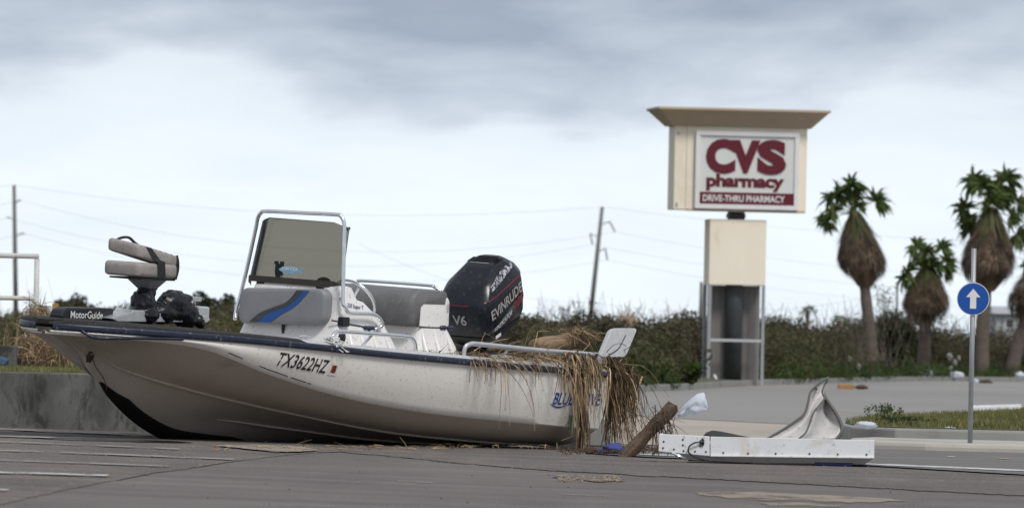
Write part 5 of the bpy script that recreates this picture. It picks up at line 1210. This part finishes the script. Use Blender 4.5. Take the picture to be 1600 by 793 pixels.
# ================================================================== SCRUB, BUSHES
def cloud_mesh(name, centers, radii, counts, size, m):
    """many small leaf quads gathered round clump centres"""
    P = []
    for c, r, n in zip(centers, radii, counts):
        d = nrng.normal(size=(n, 3)); d /= np.linalg.norm(d, axis=1)[:, None]; d *= (nrng.random((n, 1))**.45)
        P.append(np.array(c)[None, :] + d*np.array(r)[None, :])
    P = np.concatenate(P); N = len(P)
    a = nrng.normal(size=(N, 3)); a /= np.linalg.norm(a, axis=1)[:, None]; b = nrng.normal(size=(N, 3)); b -= a*(a*b).sum(1)[:, None]; b /= np.linalg.norm(b, axis=1)[:, None]
    s = (size*(.5+nrng.random(N)))[:, None]; V = np.stack([P-a*s-b*s*.45, P+a*s*.2-b*s*.55, P+a*s+b*s*.1, P-a*s*.1+b*s*.55], 1).reshape(-1, 3).astype(np.float32)
    me = bpy.data.meshes.new(name); me.vertices.add(N*4); me.vertices.foreach_set('co', V.ravel()); me.loops.add(N*4); me.loops.foreach_set('vertex_index', np.arange(N*4))
    me.polygons.add(N); me.polygons.foreach_set('loop_start', np.arange(0, N*4, 4)); me.polygons.foreach_set('loop_total', np.full(N, 4)); me.materials.append(m); me.update(calc_edges=True)
    return me
TOPU = [0, 60, 120, 160, 200, 260, 300, 340, 400, 690, 830, 870, 910, 960, 1000, 1060, 1100, 1200, 1240, 1300, 1340, 1400, 1500, 1600, 1700]
TOPV = [480, 474, 468, 472, 476, 472, 470, 468, 474, 488, 490, 488, 491, 489, 494, 490, 493, 491, 496, 500, 492, 496, 506, 512, 512]
def top_v(u): return float(np.interp(u, TOPU, TOPV))
kx = [q.x for q in fkc]; ky = [q.y for q in fkc]
def scrub(name, label, n, u0, u1, Yf, hfac, leaf, per, m, rad=(.35, .8)):
    leaf *= .62; per = int(per*1.45)
    cs, rs, ns = [], [], []
    for _ in range(n):
        u = rng.uniform(u0, u1); Y = Yf(u)
        if 1060 < u < 1222 and Y < 184: Y = 177.5 + rng.random()*7
        if 1330 < u < 1680 and Y < 246 and hfac[1] > .5: Y = 241 + rng.random()*9
        p = at(u, top_v(u)+rng.gauss(4, 6.5), Y); g_ = gz(p.x) + (.1 if u > 600 else .2)
        hgt = max(.4, (p.z - g_))*rng.uniform(*hfac); r = rng.uniform(*rad)*Y/230
        k = max(1, int(hgt/(r*1.1)))
        for j in range(k):
            z = g_ + (j+.5)*hgt/k; cs.append((p.x + rng.gauss(0, .3*r), Y+rng.gauss(0, .5), min(z, g_+hgt-r*.55))); rs.append((r, r, r*.75)); ns.append(per)
    o = put(name, cloud_mesh(name, cs, rs, ns, leaf, m), None, kind='stuff'); tag(o, label, 'scrub'); return o
def Ycurb(a, b):
    def f(u):
        # depth just behind the far kerb for this column of the picture
        Y = 150.0
        for _ in range(12): Y = float(np.interp((u-800)/F*Y, kx, ky))*.5 + Y*.5
        return Y + rng.uniform(a, b)
    return f
scrub('scrub', 'far brown scrub along the skyline', 640, -700, 2300, lambda u: rng.uniform(330, 400), (.8, 1.0), .09, 130, M['leaf_brown'], (.5, .9))
scrub('scrub', 'brown scrub on the low ground behind boat and railing', 560, -560, 860, lambda u: rng.uniform(170, 240), (.7, .97), .06, 110, M['leaf_brown'])
scrub('scrub', 'olive green scrub in front of the skyline on the left', 210, -560, 860, lambda u: rng.uniform(150, 175), (.55, 1.0), .05, 100, M['leaf_olive'])
scrub('scrub', 'brown scrub filling the bank behind the driveway', 560, 780, 2100, Ycurb(7, 22), (.75, 1.0), .06, 120, M['leaf_brown'])
scrub('scrub', 'olive scrub along the front of the bank behind the far kerb', 230, 820, 1680, Ycurb(2.0, 7), (.35, .85), .05, 110, M['leaf_olive'], (.28, .6))
scrub('scrub', 'low green weeds at the back of the far kerb', 240, 900, 1680, Ycurb(1.0, 2.6), (.10, .38), .04, 80, M['leaf_green'], (.15, .35))
def bush(label, u, vb, vt, hw, Y, m, n=26, leaf=.05, per=110, group=None, name='bush', thin=False):
    b = at(u, vb, Y); g_ = gz(b.x) + (.1 if Y < 300 else 0); zt2 = at(u, vt, Y).z; hgt = zt2-g_; W = hw*Y/F
    t = thing(name, label, 'bush', (b.x, Y, g_), 0, group)
    r_ = random.Random(int(u)*3+int(vt)); cs, rs, ns = [], [], []; sm = MB()
    for i in range(n):
        a = r_.uniform(0, 6.28); k = r_.random()**.5; hz = r_.random(); rr4 = (1-.55*abs(hz-.5)); x, y = W*k*rr4*math.cos(a), W*.8*k*rr4*math.sin(a); z = hgt*(.12+.80*hz)
        r = hgt*r_.uniform(.10, .20)*(.55 if thin else 1); cs.append((x, y, min(z, hgt-r*.5))); rs.append((r, r, r*.8)); ns.append(per)
        sm.tube(crom([(x*.12, y*.12, 0), (x*.5, y*.5, z*.6), (x, y, z)], 4), [.022*(1-.1*j) for j in range(9)], 4, False)
    obj('stems', sm, M['twig'], t, smooth=True); put('foliage', cloud_mesh('foliage', cs, rs, ns, leaf, m), t)
    return t
bush('dense dark green bush between the two nearest palm trunks', 1404, 592, 490, 30, 242, M['leaf_dark'], 60, .06, 150)
bush('bright green bush on the bank directly behind the hanging reeds', 1050, 606, 556, 46, 150, M['leaf_green'], 46, .04, 130)
bush('green bush at the foot of the leaning palm', 1318, 594, 545, 30, 208, M['leaf_green'], 30, .05, 110)
bush('dark green bush right of the pylon sign foot', 1235, 598, 528, 40, 195, M['leaf_dark'], 50, .05, 130)
bush('round olive bush left of the pylon sign foot', 1062, 602, 525, 30, 181, M['leaf_olive'], 40, .05, 120)
bush('green tree top showing above the scrub left of the console', 332, 520, 458, 36, 260, M['leaf_dark'], 46, .07, 140, name='small_tree')
bush('low round green tree above the scrub behind the bow seat', 118, 510, 459, 34, 270, M['leaf_olive'], 40, .07, 130, name='small_tree')
bush('pale green thin shrub behind the leaning palm trunk', 1383, 590, 432, 26, 246, M['leaf_olive'], 46, .035, 16, thin=True)
bush('thin wispy shrub standing up behind the driftwood log', 905, 545, 463, 40, 200, M['leaf_olive'], 44, .03, 14, thin=True)
bush('green bush under the cut off palm at the right edge', 1606, 592, 540, 26, 246, M['leaf_dark'], 40, .06, 120)
def s_tw():
    u = rng.gauss(*rng.choice([(1385, 22), (880, 38), (60, 30), (985, 30), (1330, 25)])); Y = rng.uniform(190, 250); p = at(u, 520, Y); return (p.x, Y, .4), (rng.gauss(0, .25), rng.gauss(0, .2), 1)
tag(stalks('bare_twigs', 260, s_tw, M['twig'], None, length=(.9, 2.0), grav=.02, rad=(.006, .014), kind='stuff'), 'bare grey twigs poking up out of the scrub', 'twigs')
def s_tw2():
    u = rng.uniform(840, 1680); Y = rng.uniform(205, 250); p = at(u, top_v(u)+rng.uniform(4, 22), Y); return tuple(p), (rng.gauss(0, .5), rng.gauss(0, .3), 1)
tag(stalks('broken_twigs', 420, s_tw2, M['twig'], None, length=(.25, .75), grav=.03, rad=(.006, .013), kind='stuff'), 'short broken twigs along the top of the scrub bank', 'twigs')
tag(stalks('broken_reed_clump', 60, s_heap(968, 984, 500, 525, 148, 150, (.15, 0, 1), .35), M['reed'], None, length=(.2, .55), grav=.12, rad=(.006, .014), kind='stuff'), 'broken tan reed clump standing on the bank above the grey seat back', 'reeds')

# ================================================================== LITTER ON THE FAR KERB
def lump(name, u, v, Y, size, m, label, cat, seed, z=None):
    p = at(u, v, Y); mb = MB(); zz = (gz(p.x)+.15 if z is None else z); mb.ball((p.x, Y, zz+size[2]*.75), size, 28, 18, crumple(seed, .32, 3.5)); return tag(obj(name, mb, m, None, smooth=True), label, cat)
lump('plastic_bag', 1452, 594, 224, (.25, .15, .11), M['bag'], 'white plastic bag lying on the far kerb below the shortest palm', 'plastic bag', 41)
lump('plastic_bag', 1495, 594, 224, (.22, .15, .085), M['bag'], 'flattened white plastic bag on the far kerb just left of the arrow sign post', 'plastic bag', 42)
lump('plastic_bag', 1594, 593, 231, (.16, .15, .10), M['bag'], 'white plastic bag on the far kerb at the right edge of the picture', 'plastic bag', 43)
lump('plastic_bag', 1525, 601, 214, (.085, .08, .085), M['bag'], 'small white plastic bag on the driveway just right of the arrow sign post', 'plastic bag', 44, gz(9)+.0)
lump('dirt_clod', 1540, 601, 214, (.17, .12, .075), M['rust'], 'dark clod of debris on the driveway beside the small white bag', 'debris', 45, gz(9)+.0)
for k, (u, v, s_) in enumerate(((1327, 558, .07), (1342, 568, .07), (1484, 555, .08), (1492, 564, .07), (1486, 573, .06), (1498, 557, .06))):
    lump('plastic_shred', u, v, Ycurb(1.2, 1.3)(u), (s_, .05, s_*1.3), M['conc_grey'], ('pale plastic shred hanging in the bush left of the leaning palm, upper piece', 'pale plastic shred hanging in the bush left of the leaning palm, lower piece',
        'torn pale plastic in the scrub left of the sign post, top left piece', 'torn pale plastic in the scrub left of the sign post, middle piece', 'torn pale plastic in the scrub left of the sign post, lowest piece', 'torn pale plastic in the scrub left of the sign post, top right piece')[k], 'plastic', 80+k, at(u, v, 225).z-.1)
pa, pb = on_ground(1306, 606.5, .024), on_ground(1337, 608, .024)
mb = MB(); cpl = (pa+pb)/2; mb.box((cpl.x, cpl.y, cpl.z+.05), (pb.x-pa.x, .22, .10), Matrix.Rotation(R(4), 3, 'Z')); tag(obj('timber_plank', mb, M['orange_wood'], None, bevel=.006), 'orange timber plank lying on the driveway right of the curled cover', 'plank')
mb = MB(); q0 = on_ground(1346, 608, .024); mb.ball((q0.x, q0.y+.4, q0.z+.05), (.15, .12, .05), 20, 12, crumple(46, .3, 3)); tag(obj('bark_piece', mb, M['rust'], None, smooth=True), 'dark bark piece at the end of the orange timber plank', 'debris')
w0, w1 = at(1519, 640, 93), at(1597, 633, 93); mb = MB(); mb.box(((w0.x+w1.x)/2, 93, gz(7)+.20), (w1.x-w0.x, .12, .06), Matrix.Rotation(R(-2), 3, 'Y')); mb.box(((w0.x+w1.x)/2, 93.1, gz(7)+.235), ((w1.x-w0.x)*.98, .02, .02), Matrix.Rotation(R(-2.6), 3, 'Y'))
tag(obj('white_board', mb, M['white_metal'], None, bevel=.006), 'long white board lying on the grass island right of the sign post', 'board')
lump('white_scrap', 1352, 679, 69.6, (.11, .10, .032), M['bag'], 'crumpled white scrap on the tip of the grass island kerb', 'scrap', 47, gz(3.2)+.165)
lump('white_scrap', 1485, 674.5, 69.9, (.05, .08, .012), M['bag'], 'thin white scrap on the island kerb left of the sign post', 'scrap', 48, gz(4)+.17)
def s_weed():
    p = at(rng.gauss(1418, 26), 668, rng.uniform(70.5, 74)); return (p.x, p.y, gz(p.x)+.17), (rng.gauss(0, .7), rng.gauss(0, .5), 1)
cs = [s_weed()[0] for _ in range(40)]; o = put('weed_patch', cloud_mesh('weed_patch', [(c[0], c[1], c[2]+rng.uniform(.01, .055)) for c in cs], [(.06, .06, .025)]*40, [44]*40, .013, M['leaf_dark']), None, kind='stuff'); tag(o, 'dark weedy patch on the grass island left of the sign post', 'weeds')
cs = [at(rng.gauss(1380, 16), 655, rng.uniform(76, 82)) for _ in range(16)]; o = put('weed_tuft', cloud_mesh('weed_tuft', [(c.x, c.y, gz(c.x)+.19+rng.uniform(.0, .10)) for c in cs], [(.04, .04, .05)]*16, [40]*16, .012, M['leaf_green']), None, kind='stuff'); tag(o, 'green weed tuft at the left tip of the grass island', 'weeds')

# ================================================================== UTILITY POLES, WIRES, FAR BUILDING
UY = 520.0
def upole(label, bu, tu, arms, Y=UY, r=.15, name='utility_pole'):
    b, t_ = at(*bu, Y), at(*tu, Y); t = thing(name, label, 'utility pole', (b.x, Y, b.z)); d = t_ - b
    mb = MB(); mb.tube([(0, 0, 0), tuple(d*.5), tuple(d)], [r*1.15, r, r*.8], 8); obj('pole', mb, M['pole_wood'], t, smooth=True)
    ends = []
    for (u0, v0), (u1, v1), (u2, v2) in arms:
        p = [at(u0, v0, Y)-b, at(u1, v1, Y)-b, at(u2, v2, Y)-b]; mb = MB(); mb.tube([tuple(p[0]), tuple(p[1])], .05, 6); obj('crossarm', mb, M['steel'], t)
        mb = MB(); mb.tube([tuple(p[1]), tuple(p[2])], .07, 6); obj('insulator', mb, M['roof_far'], t); ends.append(at(u2, v2, Y))
    return ends, t_
e1, t1 = upole('tall straight utility pole at the left edge behind the railing', (25, 500), (22, 289), [((23, 319), (30, 312), (33, 313)), ((23, 343), (14, 339), (11, 340)), ((23, 370), (34, 364), (39, 365))])
e2, t2 = upole('leaning utility pole between the outboard engine and the pylon sign', (921, 510), (941, 323), [((939, 350), (953, 346), (961, 362)), ((936, 371), (922, 364), (926, 382)), ((934, 393), (946, 388), (949, 406))])
upole('short pale pole just left of the pylon sign', (1095, 520), (1096, 440), [], 300, .08, 'short_pole')
upole('thin pale pole behind the shortest palm', (1401, 520), (1402, 440), [], 420, .07, 'short_pole')
def wire(label, pts, sag, r=.006):
    mb = MB(); out = []
    for a, b in zip(pts[:-1], pts[1:]):
        for k in range(17):
            t = k/16; p = a.lerp(b, t); p.z -= sag*4*t*(1-t); out.append(p)
    mb.tube(out, r, 4); return tag(obj('power_line', mb, M['dark_steel'], None), label, 'power line')
labs = ['topmost of the three sagging power lines hanging from the pole arms', 'middle one of the three sagging power lines hanging from the pole arms', 'lowest of the three sagging power lines hanging from the pole arms']
far = [at(2100, v, UY+60) for v in (400, 430, 452)]; back = [at(-900, v, UY-40) for v in (300, 325, 350)]
for lb, bk, a, b, f in zip(labs, back, e1, e2, far): wire(lb, [bk, a, b, f], 2.3)
wire('straight power line running along the very tops of the two utility poles', [at(-900, 270, UY-40), t1, t2, at(2100, 380, UY+60)], 1.2)
wire('low slack cable sagging to the leaning utility pole', [at(560, 380, UY), at(925, 472, UY), at(1400, 455, UY)], 1.0)
hb = at(1590, 530, 420); hs = thing('far_house', 'pale grey single storey building far behind the tallest palm', 'building', (hb.x, 420, gz(9)-.05), R(4))
z0_, z1_ = at(1590, 524, 420).z-gz(9), at(1590, 489, 420).z-gz(9)
def hbox(name, x0, x1, y0, y1, z0, z1, m, parent=hs): 
    mb = MB(); mb.box(((x0+x1)/2, (y0+y1)/2, (z0+z1)/2), (x1-x0, y1-y0, z1-z0)); return obj(name, mb, m, parent)
wl = hbox('wall', -1.2, 4.0, 0, 3, 0, z1_, M['wall_far'])
mb = MB(); mb.loft([[(-1.45, -.3, z1_), (4.2, -.3, z1_), (4.2, 3.3, z1_), (-1.45, 3.3, z1_)], [(-1.3, 1.2, z1_+.42), (4.1, 1.2, z1_+.42), (4.1, 1.8, z1_+.42), (-1.3, 1.8, z1_+.42)]]); obj('roof', mb, M['roof_far'], hs)
for x in (-.7, .25, 1.2): w_ = hbox('window', x, x+.5, -.03, .02, z1_-.75, z1_-.25, M['sign_white'], wl); hbox('pane', x+.05, x+.45, -.04, -.031, z1_-.70, z1_-.30, M['glass_dark'], w_)
for k, (u, hw2, lb) in enumerate(((1205, 22, 'pale low roofed shed on the skyline right of the pylon sign'), (1345, 26, 'pale low shed far behind the leaning palm'))):
    p = at(u, 510, 520); sh = thing('far_shed', lb, 'shed', (p.x, 520, -.06)); zt3 = at(u, 505, 520).z+.06; W = hw2*520/F
    mb = MB(); mb.box((0, 1.5, zt3/2), (2*W, 3, zt3)); obj('wall', mb, M['wall_far'], sh)
    mb = MB(); mb.loft([[(-W-.2, -.2, zt3), (W+.2, -.2, zt3), (W+.2, 3.2, zt3), (-W-.2, 3.2, zt3)], [(-W-.1, 1.4, zt3+.35), (W+.1, 1.4, zt3+.35), (W+.1, 1.6, zt3+.35), (-W-.1, 1.6, zt3+.35)]]); obj('roof', mb, M['roof_far'], sh)
